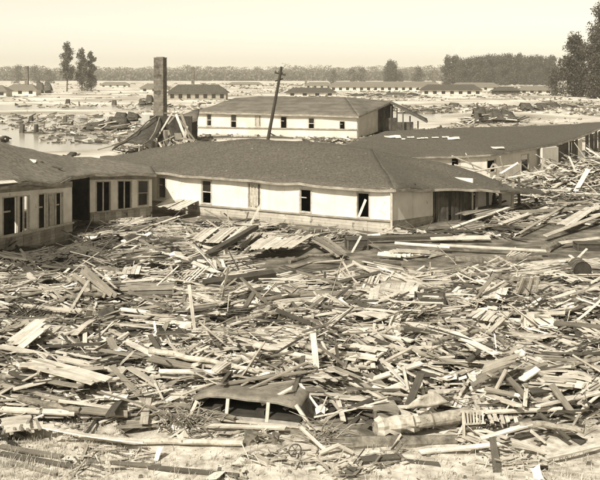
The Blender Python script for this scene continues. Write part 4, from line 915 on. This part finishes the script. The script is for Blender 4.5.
# ---- loose boards: the largest ones each an object
def field_ok(x, y):
    px, py = 300+x*F/y, 76+HC*F/y
    if mudmask(x, y) > .3: return random.random() < .02
    if y < 25.2: return random.random() < .10*sst(21, 25, y)
    # footprints of the standing buildings
    if y > 56:
        if px < 153: return py > 219 and px > 60
        if px < 395: return py > np.interp(px, [152, 213, 305, 392], [212, 222, 236, 246])
        if px < 475: return py > 236
        return True
    if px < 75 and py < 262: return y < 50
    return True
def blocked(x, y):
    """inside the car's cabin"""
    d = RC.transposed() @ Vector((x-car_c.x, y-car_c.y, 0)); return -h2-.1 < d.x < -h2+3.6 and -2.1 < d.y < .95
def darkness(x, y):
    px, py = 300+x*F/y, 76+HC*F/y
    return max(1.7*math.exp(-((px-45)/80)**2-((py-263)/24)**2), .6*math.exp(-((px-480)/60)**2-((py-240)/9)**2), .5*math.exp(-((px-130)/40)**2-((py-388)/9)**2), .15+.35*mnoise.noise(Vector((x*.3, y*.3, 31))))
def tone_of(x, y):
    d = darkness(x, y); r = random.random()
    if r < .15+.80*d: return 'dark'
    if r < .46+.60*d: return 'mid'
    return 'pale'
def azim(x=0, y=0): return 1.5*mnoise.noise(Vector((x*.22, y*.22, 17)))-.1+random.gauss(0, .28) if random.random() < .48 else random.uniform(-1.57, 1.57)
def rand_axis(x=0, y=0):
    a = azim(x, y); p = random.gauss(0, .09) if random.random() < .74 else random.gauss(0, .36)
    ax = Vector((math.cos(a)*math.cos(p), math.sin(a)*math.cos(p), math.sin(p))); up = Vector((random.gauss(0, .16), random.gauss(0, .16), 1))
    return ax, up
n = 0; tries = 0; LIMIT = 297-NB
while n < LIMIT and tries < 9000:
    tries += 1
    py = random.uniform(226, 448); px = random.uniform(4, 596); y = (HC-.6)*F/(py-76); x = (px-300)*y/F
    if not field_ok(x, y) or blocked(x, y): continue
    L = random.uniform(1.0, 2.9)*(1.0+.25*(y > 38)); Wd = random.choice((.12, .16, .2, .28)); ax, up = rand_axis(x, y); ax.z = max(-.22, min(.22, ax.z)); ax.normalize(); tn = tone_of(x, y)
    z = topz(x, y)+random.uniform(.08, .22)+abs(ax.z)*L*.3
    mb = MB(); mb.board((x, y, z), L, Wd, random.choice((.03, .045, .08)), ax, up, bend=random.uniform(-.04, .06), nseg=4, jag=.12, twist=random.uniform(-.25, .25), taper=random.uniform(.65, 1))
    p, q = pix(Vector((x, y, z))-ax*L/2), pix(Vector((x, y, z))+ax*L/2); sl = (q[1]-p[1])/(q[0]-p[0]+1e-6)
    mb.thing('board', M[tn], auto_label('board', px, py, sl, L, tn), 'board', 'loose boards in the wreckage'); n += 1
# ---- everything smaller: one mass nobody could count
def mass(name, label, N, pts, seed, lmin=.35, lmax=2.6, zr=.42, sheets=.11, wsc=1):
    random.seed(seed); mb = MB(); idx = {'pale': 0, 'mid': 1, 'dark': 2}; k = 0
    while k < N:
        x, y, z0 = pts()
        if x is None: continue
        if name == 'wreckage' and random.random() < .09:      # a fan of boards that broke off together
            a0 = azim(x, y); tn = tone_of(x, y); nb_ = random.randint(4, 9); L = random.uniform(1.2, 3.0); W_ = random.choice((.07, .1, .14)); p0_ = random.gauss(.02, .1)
            for q in range(nb_):
                a1 = a0+random.gauss(0, .07)+q*.015; ax = Vector((math.cos(a1), math.sin(a1), p0_+random.gauss(0, .03))); sd_ = Vector((-math.sin(a0), math.cos(a0), 0))
                mb.board(Vector((x, y, z0+.2+q*.02))+sd_*(q*W_*1.25)+ax*random.uniform(-.3, .3), L*random.uniform(.7, 1.1), W_, .025, ax, (0, 0, 1), bend=random.uniform(-.02, .03), nseg=2, jag=.05, m=idx[tn])
            k += nb_; continue
        if name == 'wreckage' and random.random() < .006:     # a torn piece of stud frame
            a0 = azim(x, y); p0_ = random.gauss(0, .18); ax = Vector((math.cos(a0), math.sin(a0), p0_)).normalized(); sd_ = Vector((-math.sin(a0), math.cos(a0), random.gauss(.1, .2))).normalized(); L = random.uniform(1.2, 2.8); W_ = random.uniform(.5, 1.1); c = Vector((x, y, z0+.35)); tn = random.choice((0, 0, 1)); nn = random.randint(3, 6)
            for sg in (-1, 1): mb.board(c+sd_*(sg*W_/2), L*random.uniform(.8, 1), .09, .05, ax, (0, 0, 1), nseg=2, jag=.05, m=tn)
            for q in range(nn): mb.board(c+ax*((q+.5)/nn-.5)*L*.9+Vector((0, 0, .04)), W_*random.uniform(.7, 1.2), .08, .03, sd_+ax*random.gauss(0, .08), (0, 0, 1), m=tn, jag=.05)
            k += 4; continue
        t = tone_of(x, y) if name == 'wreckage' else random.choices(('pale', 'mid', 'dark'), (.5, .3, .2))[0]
        r = random.random(); ax, up = rand_axis(x, y); z = z0+random.uniform(-.12, zr*((1-.65*sst(34, 42, y)*sst(-6, -2, x)-.3*sst(40, 50, y)*(1-sst(-6, -2, x))) if name == 'wreckage' else 1))
        if r < sheets:
            L = random.uniform(.25, 1.1)*wsc; up = Vector((random.gauss(0, .35), random.gauss(0, .35), 1)); mb.sheet((x, y, z), ax, up, L, L*random.uniform(.4, 1), 3, random.uniform(.05, .3)*L, .012, m=3 if t != 'dark' else 4, ragged=.4)
        elif r < sheets+.09:
            L = random.uniform(.5, 2.2)*wsc; c = Vector((x, y, z)); d = ax*L/2; s = Vector((random.gauss(0, .1), random.gauss(0, .1), random.gauss(.05, .1)))*L; rr = random.uniform(.012, .035)*wsc
            mb.tube([c-d, c-d*.3+s, c+d*.4+s*.6, c+d], [rr, rr*.9, rr*.7, rr*.3], 5, m=1 if t == 'pale' else 2)
        else:
            L = lmin+(lmax-lmin)*random.random()**1.9; W_ = random.choice((.04, .06, .08, .11, .15, .22))*wsc*(1 if L > .8 else .8)
            if L < .9*wsc: ax = Vector((ax.x, ax.y, random.gauss(0, .35))).normalized(); up = Vector((random.gauss(0, .5), random.gauss(0, .5), 1))
            mb.board((x, y, z+abs(ax.z)*L*.3), L, W_, random.choice((.02, .03, .05))*wsc, ax, up, bend=random.uniform(-.02, .03)*L, nseg=2 if L > 1 else 1, jag=.04*wsc, m=idx[t])
        k += 1
    return mb.thing(name, [M['pale'], M['mid'], M['dark'], M['board'], M['tar']], label, 'wreckage', None, 'stuff')
def fieldpts():
    y = random.uniform(24.3, 74)**1.0; x = random.uniform(-1, 1)*(.36*y+4)
    if random.random() > 30/y+.25: return None, 0, 0
    if y < 60 and not field_ok(x, y) or blocked(x, y): return None, 0, 0
    if y >= 60 and not (field_ok(x, y) and x > 8): return None, 0, 0
    return x, y, topz(x, y)-.12
mass('wreckage', 'splintered boards, lath and scraps heaped over the whole foreground', 18500, fieldpts, 5, .25, 2.7)
def nearpts():
    y = random.uniform(24.6, 36); x = random.uniform(-1, 1)*(.36*y+2)
    if not field_ok(x, y) or blocked(x, y): return None, 0, 0
    return x, y, topz(x, y)+.02
mass('splinters', 'small splinters and scraps scattered over the nearest heap', 9000, nearpts, 6, .12, .9, .3, .12, .55)
def slopepts():
    u = random.random(); x = random.gauss(26.5, 4.6); y = random.gauss(77, 10)
    px, py = 300+x*F/y, 76+HC*F/y
    if px < 525 or px > 680 or y > 104 or y < 60: return None, 0, 0
    if y > np.interp(px, [400, 527, 557, 600, 622], [78, 86, 91, 103, 110]): return None, 0, 0
    return x, y, H(x, y)
mass('wreckage_slope', 'steep slope of pale broken boards piled against the house at right', 3600, slopepts, 8, .5, 3.6, .7, .1, 1.5)
def housept():
    px = random.uniform(400, 560); y = random.gauss(74, 3.5); x = (px-300)*y/F
    if y > 79 or y < 66: return None, 0, 0
    return x, y, H(x, y)+.3*random.random()+max(0, (px-440)/120)*.2
mass('porch_wreckage', 'broken boards heaped between the middle and right houses', 650, housept, 9, .5, 3.2, .7, .1, 1.4)
def carpts():
    x = random.uniform(-h2-.1, h2); y = random.uniform(-.1, 1.5); q = cp(x, y, 0)
    if random.random() < .6 and y < .4: return None, 0, 0
    return q.x, q.y, car_c.z+(1.30 if x < -h2+3.2 else 1.0)
mass('car_cover_scraps', 'broken boards and scraps heaped over the sunken car', 120, carpts, 14, .5, 2.4, .22, .1, .9)
def bankpts():
    y = random.uniform(20.8, 25.5); x = random.uniform(-1, 1)*(.36*y+2)
    if mnoise.noise(Vector((x*.5, y*.8, 44))) < .12: return None, 0, 0
    return x, y, H(x, y)+.03
mass('scraps', 'thin scraps and chips trodden into the sandy bank', 1500, bankpts, 12, .1, .8, .05, .1, .5)
random.seed(21)
# boards fallen on the middle roof edge
PL = ['leftmost pale plank lying across the right roof edge', 'lowest left plank on the right roof edge', 'steep plank near the left end of the fallen planks', 'long plank rising along the right roof edge', 'short steep plank between the two roofs', 'long low plank rising at the roof hip end', 'plank slanting down at the right end of the roof edge', 'plank standing almost upright against the right house wall']
for (x1, y1, x2, y2, wd), lb in zip(((452, 156, 490, 172, .16), (455, 165, 482, 171, .14), (466, 154, 478, 176, .14), (470, 172, 520, 164, .14), (500, 174, 518, 163, .18), (508, 178, 545, 171, .16), (524, 172, 552, 177, .16), (500, 156, 505, 176, .14)), PL):
    a, b = at(x1, y1, 69.5+.3*random.random()), at(x2, y2, 70.5); mb = MB(); mb.board((a+b)/2, (b-a).length, wd, .06, b-a, (0, -.5, 1), nseg=3, jag=.1)
    mb.thing('plank', M['pale'], lb, 'plank', 'planks fallen on the right roof edge')

# ---- brush tangles
def brush(px, py, r, n, label, tone='mid'):
    c = gp(px, py, .1); mb = MB()
    for k in range(n):
        t = random.uniform(0, 6.28); l = r*random.uniform(.5, 1.3); a = c+Vector((random.gauss(0, r*.3), random.gauss(0, r*.3), random.uniform(-.1, .2)))
        e = a+Vector((math.cos(t)*l, math.sin(t)*l*.6, random.uniform(-.05, .6)*l)); m_ = a.lerp(e, .5)+Vector((0, 0, random.uniform(-.1, .35)*l)); mb.tube([a, m_, e], [.02, .014, .005], 4)
    return mb.thing('brushwood', M[tone], label, 'brushwood', 'brushwood tangles')
brush(180, 427, .8, 45, 'tangle of bare twigs behind the long peeled log', 'mid')
brush(205, 420, .5, 25, 'second twig tangle just left of the sunken car tail', 'mid')
brush(148, 405, .8, 60, 'twig tangle hanging over the dark hollow left of the car', 'mid')
brush(24, 318, .9, 60, 'dark root tangle above the white slab at the left edge', 'dark')
brush(320, 438, .7, 50, 'small twig tangle below the car bonnet', 'mid')

# ---- bank: grass and stones
def tufts():
    random.seed(3); mb = MB(); k = 0
    while k < 2600:
        y = random.uniform(20.5, 27.0); x = random.uniform(-10.5, 10.5); px, py = 300+x*F/y, 76+HC*F/y
        dn = .9*math.exp(-((px-20)/85)**2)*sst(415, 432, py)+.22*sst(448, 470, py)+.25*max(0, mnoise.noise(Vector((x*.7, y*.9, 8))))
        if random.random() > dn: continue
        z = H(x, y)
        for q in range(3):
            t = random.uniform(0, 6.28); h_ = random.uniform(.06, .22); ln = random.uniform(.03, .14); wd = .007; b = Vector((x+random.gauss(0, .03), y+random.gauss(0, .03), z-.01))
            s = Vector((-math.sin(t)*wd, math.cos(t)*wd, 0)); m_ = b+Vector((math.cos(t)*ln*.4, math.sin(t)*ln*.4, h_*.7)); e = b+Vector((math.cos(t)*ln, math.sin(t)*ln, h_))
            mb.add([b-s, b+s, m_+s*.7, m_-s*.7, e], [(0, 1, 2, 3), (3, 2, 4)], [(0, 0)]*5)
        k += 1
    mb.thing('grass', M['grass'], 'dry grass tufts on the sandy bank along the bottom', 'grass', None, 'stuff')
tufts()
mb = MB(); random.seed(4)
for k in range(500):
    y = random.uniform(20.5, 27.0); x = random.uniform(-9.5, 9.5); r = .015+.05*random.random()**4; c = Vector((x, y, H(x, y)+r*.3)); vs = []
    for (a, b, d) in ((-1, -1, -1), (1, -1, -1), (1, 1, -1), (-1, 1, -1), (-.7, -.7, 1), (.7, -.7, 1), (.7, .7, 1), (-.7, .7, 1)): vs.append(c+Vector((a*random.uniform(.6, 1.2), b*random.uniform(.6, 1.2), d*random.uniform(.4, .7)))*r)
    mb.add(vs, [(3, 2, 1, 0), (4, 5, 6, 7), (0, 1, 5, 4), (1, 2, 6, 5), (2, 3, 7, 6), (3, 0, 4, 7)], None, 0 if random.random() < .6 else 1)
mb.thing('pebbles', [M['mid'], M['dark']], 'pebbles and clods on the sandy bank', 'pebbles', None, 'stuff')
for r in [(0, 446, 62, 457, 3, 'mid'), (0, 453, 80, 468, 3, 'dark'), (84, 461, 160, 466, 2.6, 'dark'), (150, 467, 240, 476, 3, 'dark'), (8, 462, 56, 474, 2.5, 'mid')]: plank(*r, .04, .04)

# ------------------------------------------------------------------ far things
random.seed(17)
def barracks_far(x1, x2, yb, yt, label, windows=8, roof_h=.9, wall='white2', roof='tar', group=None, stack=None, name='barracks', broken=0):
    D = (HC-.15)*F/(yb-76); a = at(x1, yb, D); b = at(x2, yb, D); a.z = b.z = .1; L = (b-a).length
    h_ = (yb-yt)*D/F*(.5); top = (yb-yt)*D/F; root = empty(name, (a+b)/2); tag(root, label, 'barracks' if name == 'barracks' else 'building', group)
    dep = 9; mb = MB(); c = (a+b)/2
    mb.box(c+Vector((0, dep/2, h_/2)), L, dep, h_); mb.build('wall', M[wall], root)
    mb = MB(); X = L/2+.8; o_ = c+Vector((0, 0, 0)); z1 = h_; z2 = top
    vs = [o_+Vector(v) for v in ((-X, -.9, z1-.1), (X, -.9, z1-.1), (X, dep+.9, z1-.1), (-X, dep+.9, z1-.1), (-X+4, dep/2, z2), (X-4, dep/2, z2))]
    mb.add(vs, [(0, 1, 5, 4), (1, 2, 5), (2, 3, 4, 5), (3, 0, 4), (3, 2, 1, 0)]); mb.build('roof', M[roof], root)
    for k in range(windows):
        mb = MB(); x = (k+.5)/windows*L-L/2; mb.box(c+Vector((x, -.04, h_*.55)), min(1.8, L/windows*.45), .12, h_*.5); mb.build('window', M['glass'], root)
    if stack:
        mb = MB(); q = at(stack[0], yb, D); mb.box(Vector((q.x, D+dep/2, (HC-(stack[1]-76)*D/F)/2)), stack[2], stack[2], HC-(stack[1]-76)*D/F); mb.build('smokestack', M['brick'], root)
    return root
G = 'distant barracks on the flood plain'
barracks_far(168, 226, 100.5, 84.5, 'dark roofed barracks with a smokestack right of the brick chimney', 7, stack=(191.5, 67, 1.1), group=G, wall='skirtdark')
barracks_far(4, 36, 95.5, 84, 'pale barracks at the left edge with a tall stack', 3, stack=(24, 66, 1.6), group=G, roof='roofpale')
barracks_far(-20, 6, 97, 85, 'pale barracks cut by the left edge', 3, group=G, roof='roofpale')
barracks_far(140, 168, 92.5, 83.5, 'low pale barracks left of the dark roofed one', 3, group=G, roof='roofpale')
barracks_far(286, 336, 97, 87.5, 'sunken dark roofed barracks with wreckage behind the long house', 4, group=G)
barracks_far(330, 442, 91.5, 81.5, 'very long barracks with dark windows in the right middle distance', 16, group=G, roof='roofpale', stack=(435, 70, 2))
barracks_far(305, 332, 88.5, 82, 'short pale barracks left of the very long one', 4, group=G, roof='roofpale', stack=(306, 71, 1.8))
barracks_far(422, 482, 95.5, 84.5, 'white walled barracks right of the very long one', 7, group=G)
barracks_far(452, 500, 91, 82.5, 'pale roofed barracks before the long grove', 5, group=G, roof='roofpale')
barracks_far(495, 520, 94.5, 86.5, 'dark low barracks before the long grove', 0, group=G, wall='darkslat')
barracks_far(520, 560, 94, 86, 'white barracks at the right end of the grove', 5, group=G, roof='roofpale')
barracks_far(100, 128, 87.5, 82, 'tiny pale barracks between the tall trees and the chimney', 4, group=G, roof='roofpale')
barracks_far(228, 262, 86.5, 82, 'tiny pale barracks left of the leaning pole', 4, group=G, roof='roofpale')
def wreck(px, py, wpx, hpx, label, n=26, tone=('dark', 'mid', 'dark', 'pale'), name='wrecked_boathouse', roofs=2, cat='wreck'):
    D = (HC-.1)*F/(py-76); w_ = wpx*D/F; h_ = hpx*D/F; c = at(px, py, D); c.z = .05; root = empty(name, c); tag(root, label, cat, 'wrecked buildings on the flood plain')
    mb = MB()
    for k in range(n):
        a = random.uniform(-.5, .5); l = w_*random.uniform(.12, .45); q = c+Vector((a*w_, random.uniform(-2, 2), random.random()**1.5*h_*.6*(1-abs(a))))
        mb.board(q, l, random.uniform(.2, .7), .15, (math.cos(random.gauss(0, .6)), random.gauss(0, .5), random.gauss(0, .22)), (random.gauss(0, .3), 0, 1), m=random.randrange(2))
    mb.build('loose_boards', [M['dark'], M['pale']], root)
    for k in range(roofs):
        x = (-.25+.5*k/max(1, roofs-1))*w_ if roofs > 1 else 0; s = w_*(.26 if roofs < 3 else .13); z = h_*random.uniform(.5, .95); t = random.uniform(-.2, .2)*h_
        mb = MB(); mb.slab([[c+Vector((x-s, -2, z*.25)), c+Vector((x+s, -2, z*.2+t))], [c+Vector((x-s*.8, .5, z+t)), c+Vector((x+s*.7, .5, z))], [c+Vector((x-s, 3, z*.3)), c+Vector((x+s, 3, z*.3))]], .15, 0, h_*.12, 3); mb.build('roof', M['tar'], root)
        mb = MB(); mb.box(c+Vector((x, .6, z*.36)), s*1.5, 2.4, z*.66, random.uniform(-.2, .2), tilt=(0, random.uniform(-.1, .1))); mb.build('wall', M['darkslat'], root)
    return root
wreck(107, 130, 44, 14, 'dark capsized shed in the water left of the chimney', 30)
wreck(127, 121, 24, 12, 'dark rounded wreck just left of the chimney foot', 16)
wreck(494, 124, 56, 19, 'large heap of dark wreckage beyond the bowed roof', 110, roofs=4)
wreck(532, 111, 24, 10, 'dark wreck standing alone in the right middle distance', 20)
wreck(44, 93.5, 15, 14, 'dark broken tower wreck beside the pale barracks at left', 14)
wreck(146, 105, 14, 13, 'pale and dark wreck just left of the chimney shaft', 14)
wreck(420, 113, 30, 6, 'low scattered wreck beyond the hanging roof wing', 16)
wreck(560, 108, 50, 7, 'long low wreck before the tall right trees', 30)
wreck(310, 96, 46, 5, 'low wreckage in front of the sunken barracks', 30)
wreck(385, 97, 70, 5, 'long line of wreckage before the very long barracks', 50)
wreck(72, 156.5, 12, 6, 'small dark snag in the water above the left barracks roof', 10, roofs=1)
wreck(3, 142, 9, 14, 'dark stump of a wall rising at the left edge', 8, roofs=1)
wreck(455, 107, 22, 5, 'small low wreck left of the lone dark wreck', 12, roofs=1)
wreck(205, 105, 30, 5, 'pale rubble before the dark roofed barracks', 24, roofs=1)
# drift scattered over the plain
def driftpts():
    py = 84+60*random.random()**1.2; px = random.uniform(-40, 640); y = (HC)*F/(py-76); x = (px-300)*y/F
    if mnoise.noise(Vector((x/30, y/60, 3))) < -.05 or (px < 200 and random.random() < .82): return None, 0, 0
    if y < 92: return None, 0, 0
    return x, y, .1
def drift():
    random.seed(33); mb = MB(); k = 0
    while k < 16000:
        x, y, z = driftpts()
        if x is None: continue
        s = random.uniform(.12, .5)*(.6+y/260); ax, up = rand_axis(); ax = Vector((ax.x, ax.y, random.gauss(0, .25))); up = Vector((random.gauss(0, .5), random.gauss(0, .5), 1)); mb.board((x, y, z+s*.1), s*random.uniform(1, 5), s*random.uniform(.3, .8), s*random.uniform(.15, .6), ax, up, m=random.choice((0, 1, 1, 2, 2, 2)), taper=random.uniform(.4, 1)); k += 1
    mb.thing('driftwood', [M['pale'], M['mid'], M['dark'], M['board']], 'drifted wood and rubble scattered over the flooded plain', 'driftwood', None, 'stuff')
drift()
for px, py, h_ in ((22, 133, 9), (36, 134, 10), (31, 121, 5), (68, 105, 6), (114, 105, 5), (65, 124, 8)):
    b = at(px, py, (HC-.05)*F/(py-76)); b.z = 0; t = h_*b.y/F
    mb = MB(); mb.tube([b-Vector((0, 0, .3)), b+Vector((.05, 0, t))], [.45*b.y/150, .35*b.y/150], 7, rough=.2)
    LB = {22: 'short dark piling in the water near the left edge', 36: 'taller dark piling right of the short one in the water', 31: 'small leaning piling in the far water at left', 68: 'dark piling on the pale bar at left', 114: 'dark piling on the pale bar near the chimney', 65: 'dark snag in the water below the twin trees'}
    tag(mb.thing('piling', M['dark'], LB[px], 'piling', 'pilings and snags in the water'))

# ---- trees
def tree(name, x, y, h_, rad, n, leaf, label, cat='tree', group=None, trunk=.3, seed=0, clumps=22, ls=.9, bottom=.18, low=.35):
    random.seed(seed); z0 = H(x, y) if y < 1500 else .3; root = empty(name, (x, y, z0)); tag(root, label, cat, group)
    b = Vector((x, y, z0-.2)); mb = MB(); mb.tube([b, b+Vector((h_*.01, 0, h_*.4)), b+Vector((0, 0, h_*.92))], [trunk, trunk*.7, trunk*.15], 7)
    cl = []
    for k in range(clumps):
        t = bottom+(1-bottom)*((k+random.random())/clumps); w_ = rad*math.sin(math.pi*min(1, (t-bottom)/(1-bottom)*.88+.12))**.6; a = random.uniform(0, 6.28); rr = w_*random.uniform(.2, .75)
        c = b+Vector((math.cos(a)*rr, math.sin(a)*rr, h_*t)); s = rad*random.uniform(.42, .72)*(1-.3*t); cl.append((c, s))
        j = b+Vector((0, 0, h_*max(.1, t-.12))); mb.tube([j, j.lerp(c, .6)+Vector((0, 0, -.2)), c], [trunk*.28, trunk*.18, trunk*.05], 4)
    mb.build('trunk', M['trunk'], root)
    V = []; Fc = []; per = n//clumps
    lb = MB()
    for c, s in cl:
        for k in range(per):
            u = Vector((random.gauss(0, 1), random.gauss(0, 1), random.gauss(0, .8))); u = u.normalized()*(random.random()**.5+abs(random.gauss(0, .12))); p = c+Vector((u.x*s, u.y*s, u.z*s*.95))
            a = Vector((random.gauss(0, 1), random.gauss(0, 1), random.gauss(0, 1))).normalized(); d = a.cross(Vector((random.gauss(0, 1), random.gauss(0, 1), random.gauss(0, 1)))).normalized(); q = ls*random.uniform(.5, 1.2)
            lb.add([p+a*q*.5, p+d*q*.32, p-a*q*.5, p-d*q*.32], [(0, 1, 2, 3)], [(0, 0)]*4)
    lb.build('crown', M[leaf], root)
    return root
def copy_thing(o, x, y, s, rz, label):
    c = o.copy(); COL.objects.link(c); c.location = (x, y, o.location.z); c.scale = s; c.rotation_euler[2] = rz; c['label'] = label
    for ch in list(o.children):
        d = ch.copy(); COL.objects.link(d); d.parent = c
    return c
def tx(px, yb, yt, D=None):
    D = D or (HC-.2)*F/(yb-76); return (px-300)*D/F, D, HC-(yt-76)*D/F
x, y, h_ = tx(67, 90, 44.5, 560); tree('cottonwood', x, y, h_, 4.4, 4200, 'leaf2', 'tall slim tree at left with gaps in its crown', seed=1, trunk=.5, bottom=.28, clumps=26)
x, y, h_ = tx(82, 90, 51, 565); tree('cottonwood', x, y, h_, 4.0, 3600, 'leaf2', 'left tree of the twin pair right of the slim one', seed=2, trunk=.4, bottom=.2)
x, y, h_ = tx(91, 90, 53, 570); tree('cottonwood', x, y, h_, 3.8, 3600, 'leaf2', 'right tree of the twin pair, rounder at the base', seed=3, trunk=.4, bottom=.12)
x, y, h_ = tx(87, 90, 80, 560); tree('bush', x, y, h_, 6.0, 900, 'leaf', 'dark bushes at the foot of the twin trees', 'bush', seed=31, trunk=.1, bottom=.1, clumps=10, ls=.8)
x, y, h_ = tx(575, 100, 38.5, 400); tree('poplar', x, y, h_, 6.6, 11000, 'leaf', 'big dark oval tree at the right edge standing before the grove', seed=4, trunk=.5, bottom=.06, clumps=44, ls=1.0)
x, y, h_ = tx(604, 104, 8, 385); tree('poplar', x, y, h_, 8.0, 11000, 'leaf', 'tallest dark tree cut by the right edge', seed=5, trunk=.6, bottom=.06, clumps=44, ls=1.0)
x, y, h_ = tx(595, 103, 36, 370); tree('poplar', x, y, h_, 4.6, 6000, 'leaf', 'lower dark tree in front of the tallest one', seed=6, trunk=.4, bottom=.04, clumps=26)
x, y, h_ = tx(622, 103, 24, 370); tree('poplar', x, y, h_, 7.0, 5000, 'leaf', 'dark tree just outside the right edge', seed=61, trunk=.4, bottom=.04, clumps=26)
x, y, h_ = tx(556, 95, 71, 430); tree('bush', x, y, h_, 5.5, 1600, 'leaf', 'dark bush left of the big oval tree', 'bush', seed=32, trunk=.2, bottom=.05, clumps=16)
# grove
x, y, h_ = tx(448, 85, 58, 950); g1 = tree('grove_tree', x, y, h_, 8.0, 4200, 'leaf', 'dark tree at the left end of the long grove', 'tree', 'trees of the long grove', .5, 7, 26, 1.5, .04)
x, y, h_ = tx(456, 85, 57.5, 955); g2 = tree('grove_tree', x, y, h_, 8.4, 4200, 'leaf', 'dark tree packed in the long grove on the horizon', 'tree', 'trees of the long grove', .5, 8, 26, 1.5, .04)
k = 0
for px in np.arange(463, 556, 5.2):
    tp = 60-3.2*math.sin((px-463)/93*2.8)+random.uniform(-1.2, 1.2); x, y, h2_ = tx(px, 85, tp, 950+random.uniform(-30, 60)); f_ = h2_/h_
    copy_thing((g1, g2)[k % 2], x, y, (random.uniform(.9, 1.15), 1, f_), random.uniform(0, 6.28), 'dark tree packed in the long grove on the horizon'); k += 1
x, y, h_ = tx(391, 85, 62.5, 1050); c1 = tree('round_tree', x, y, h_, 10.5, 6000, 'leaf', 'large round dark tree on the horizon left of the long grove', seed=9, trunk=.5, bottom=.04, clumps=30, ls=1.6)
x, y, h_ = tx(418, 85, 68, 1050); tree('round_tree', x, y, h_, 8, 1500, 'leaf2', 'smaller tree between the round tree and the long grove', seed=10, trunk=.5, bottom=.04, clumps=22, ls=1.6)
for i, (px, tp, wd, lb) in enumerate(((352, 69, 8, 'left tree of the small pair left of the round tree'), (362, 68.5, 8, 'right tree of the small pair left of the round tree'), (333, 70.5, 7, 'small tree alone on the horizon right of the pole'), (18, 66, 8, 'bushy tree on the horizon behind the left barracks'), (36, 67, 9, 'bushy tree on the horizon left of the slim tree'), (49, 71, 8, 'low bushy tree close left of the slim tree'), (400, 72, 5, 'low tree touching the right side of the round tree'))):
    x, y, h_ = tx(px, 84, tp, 1150); tree('horizon_tree', x, y, h_, wd, 1000, 'leaf2', lb, seed=40+i, trunk=.4, bottom=.05, clumps=16, ls=1.7)
# far wood: one mass along the horizon
def wood_line():
    random.seed(50); lb = MB()
    for D0, base, top, step in ((1700, 80, 68.5, 9), (2300, 79, 67.5, 12)):
        x = -1150*D0/1700
        while x < 1150*D0/1700:
            px = 300+x*F/D0; e = 3.5*mnoise.noise(Vector((px*.022, D0, 0)))+4.5*mnoise.noise(Vector((px*.13, D0, 2)))+3*mnoise.noise(Vector((px*.4, D0, 2)))
            hh = HC-(top+e-76)*D0/F
            if mnoise.noise(Vector((px*.05, 5, D0))) > .42: hh *= .55
            for k in range(190):
                z = hh*random.random()**.8; r = step*1.1*(1-.5*z/hh); c = Vector((x+random.gauss(0, r*.6), D0+random.gauss(0, 14), z)); q = random.uniform(1.4, 3.0)+(3.0 if z < hh*.6 else 0)
                a = Vector((random.gauss(0, 1), random.gauss(0, 1), random.gauss(0, 1))).normalized(); d = a.cross(Vector((random.gauss(0, 1), random.gauss(0, 1), random.gauss(0, 1)))).normalized()
                lb.add([c+a*q*.5, c+d*q*.4, c-a*q*.5, c-d*q*.4], [(0, 1, 2, 3)], [(0, 0)]*4)
            x += step*random.uniform(.5, .9)
    lb.thing('far_wood', M['leaf2'], 'hazy line of woodland along the whole horizon', 'woodland', None, 'stuff')
wood_line()

# ---- low hill line beyond the wood
vs = []; fs = []
for i in range(121):
    x = -4200+70*i; z = 26+22*mnoise.noise(Vector((x/900, 0, 0)))+7*mnoise.noise(Vector((x/200, 3, 0))); vs += [(x, 4200, 0), (x, 4400, z), (x, 5200, 0)]
for i in range(120): b = 3*i; fs += [(b, b+3, b+4, b+1), (b+1, b+4, b+5, b+2)]
me = bpy.data.meshes.new('hills'); me.from_pydata(vs, [], fs); me.materials.append(M['leaf2']); o = bpy.data.objects.new('hills', me); COL.objects.link(o); o['kind'] = 'structure'

# ---- smoke plume beyond the grove
def volume_mat(name, col, dens, noise_=None):
    m = bpy.data.materials.new(name); m.use_nodes = True; nt = m.node_tree; nt.nodes.clear(); out = nt.nodes.new('ShaderNodeOutputMaterial'); v = nt.nodes.new('ShaderNodeVolumePrincipled')
    v.inputs['Color'].default_value = (*col, 1); v.inputs['Density'].default_value = dens; nt.links.new(v.outputs[0], out.inputs['Volume']); return m
mb = MB(); x, y, _ = tx(455, 80, 60, 1400); P = [Vector(((px-300)*y/F, y+q, HC-(py-76)*y/F)) for px, py, q in ((454, 66, 0), (455.5, 58, 4), (458, 52, 10), (461, 46, 16), (466, 41, 24), (470, 39, 34))]
mb.tube(P, [1.5, 2.6, 3.6, 4.6, 5.5, 2], 14, rough=.45); mb.thing('smoke', volume_mat('smoke', (1, .97, .9), .035), 'thin pale smoke plume rising over the left end of the grove', 'smoke', None, 'stuff')

# ---- haze: one closed box of even air round camera and scene
bx = [(-5600, -60, -8), (5600, -60, -8), (5600, 5700, -8), (-5600, 5700, -8), (-5600, -60, 62), (5600, -60, 62), (5600, 5700, 62), (-5600, 5700, 62)]
me = bpy.data.meshes.new('haze'); me.from_pydata(bx, [], [(3, 2, 1, 0), (4, 5, 6, 7), (0, 1, 5, 4), (1, 2, 6, 5), (2, 3, 7, 6), (3, 0, 4, 7)])
hm = bpy.data.materials.new('haze'); hm.use_nodes = True; nt = hm.node_tree; nt.nodes.clear(); out = nt.nodes.new('ShaderNodeOutputMaterial'); v = nt.nodes.new('ShaderNodeVolumePrincipled')
v.inputs['Color'].default_value = (1, .96, .84, 1); v.inputs['Density'].default_value = .00015; v.inputs['Anisotropy'].default_value = 0; nt.links.new(v.outputs[0], out.inputs['Volume']); me.materials.append(hm)
o = bpy.data.objects.new('haze', me); COL.objects.link(o); o['kind'] = 'stuff'
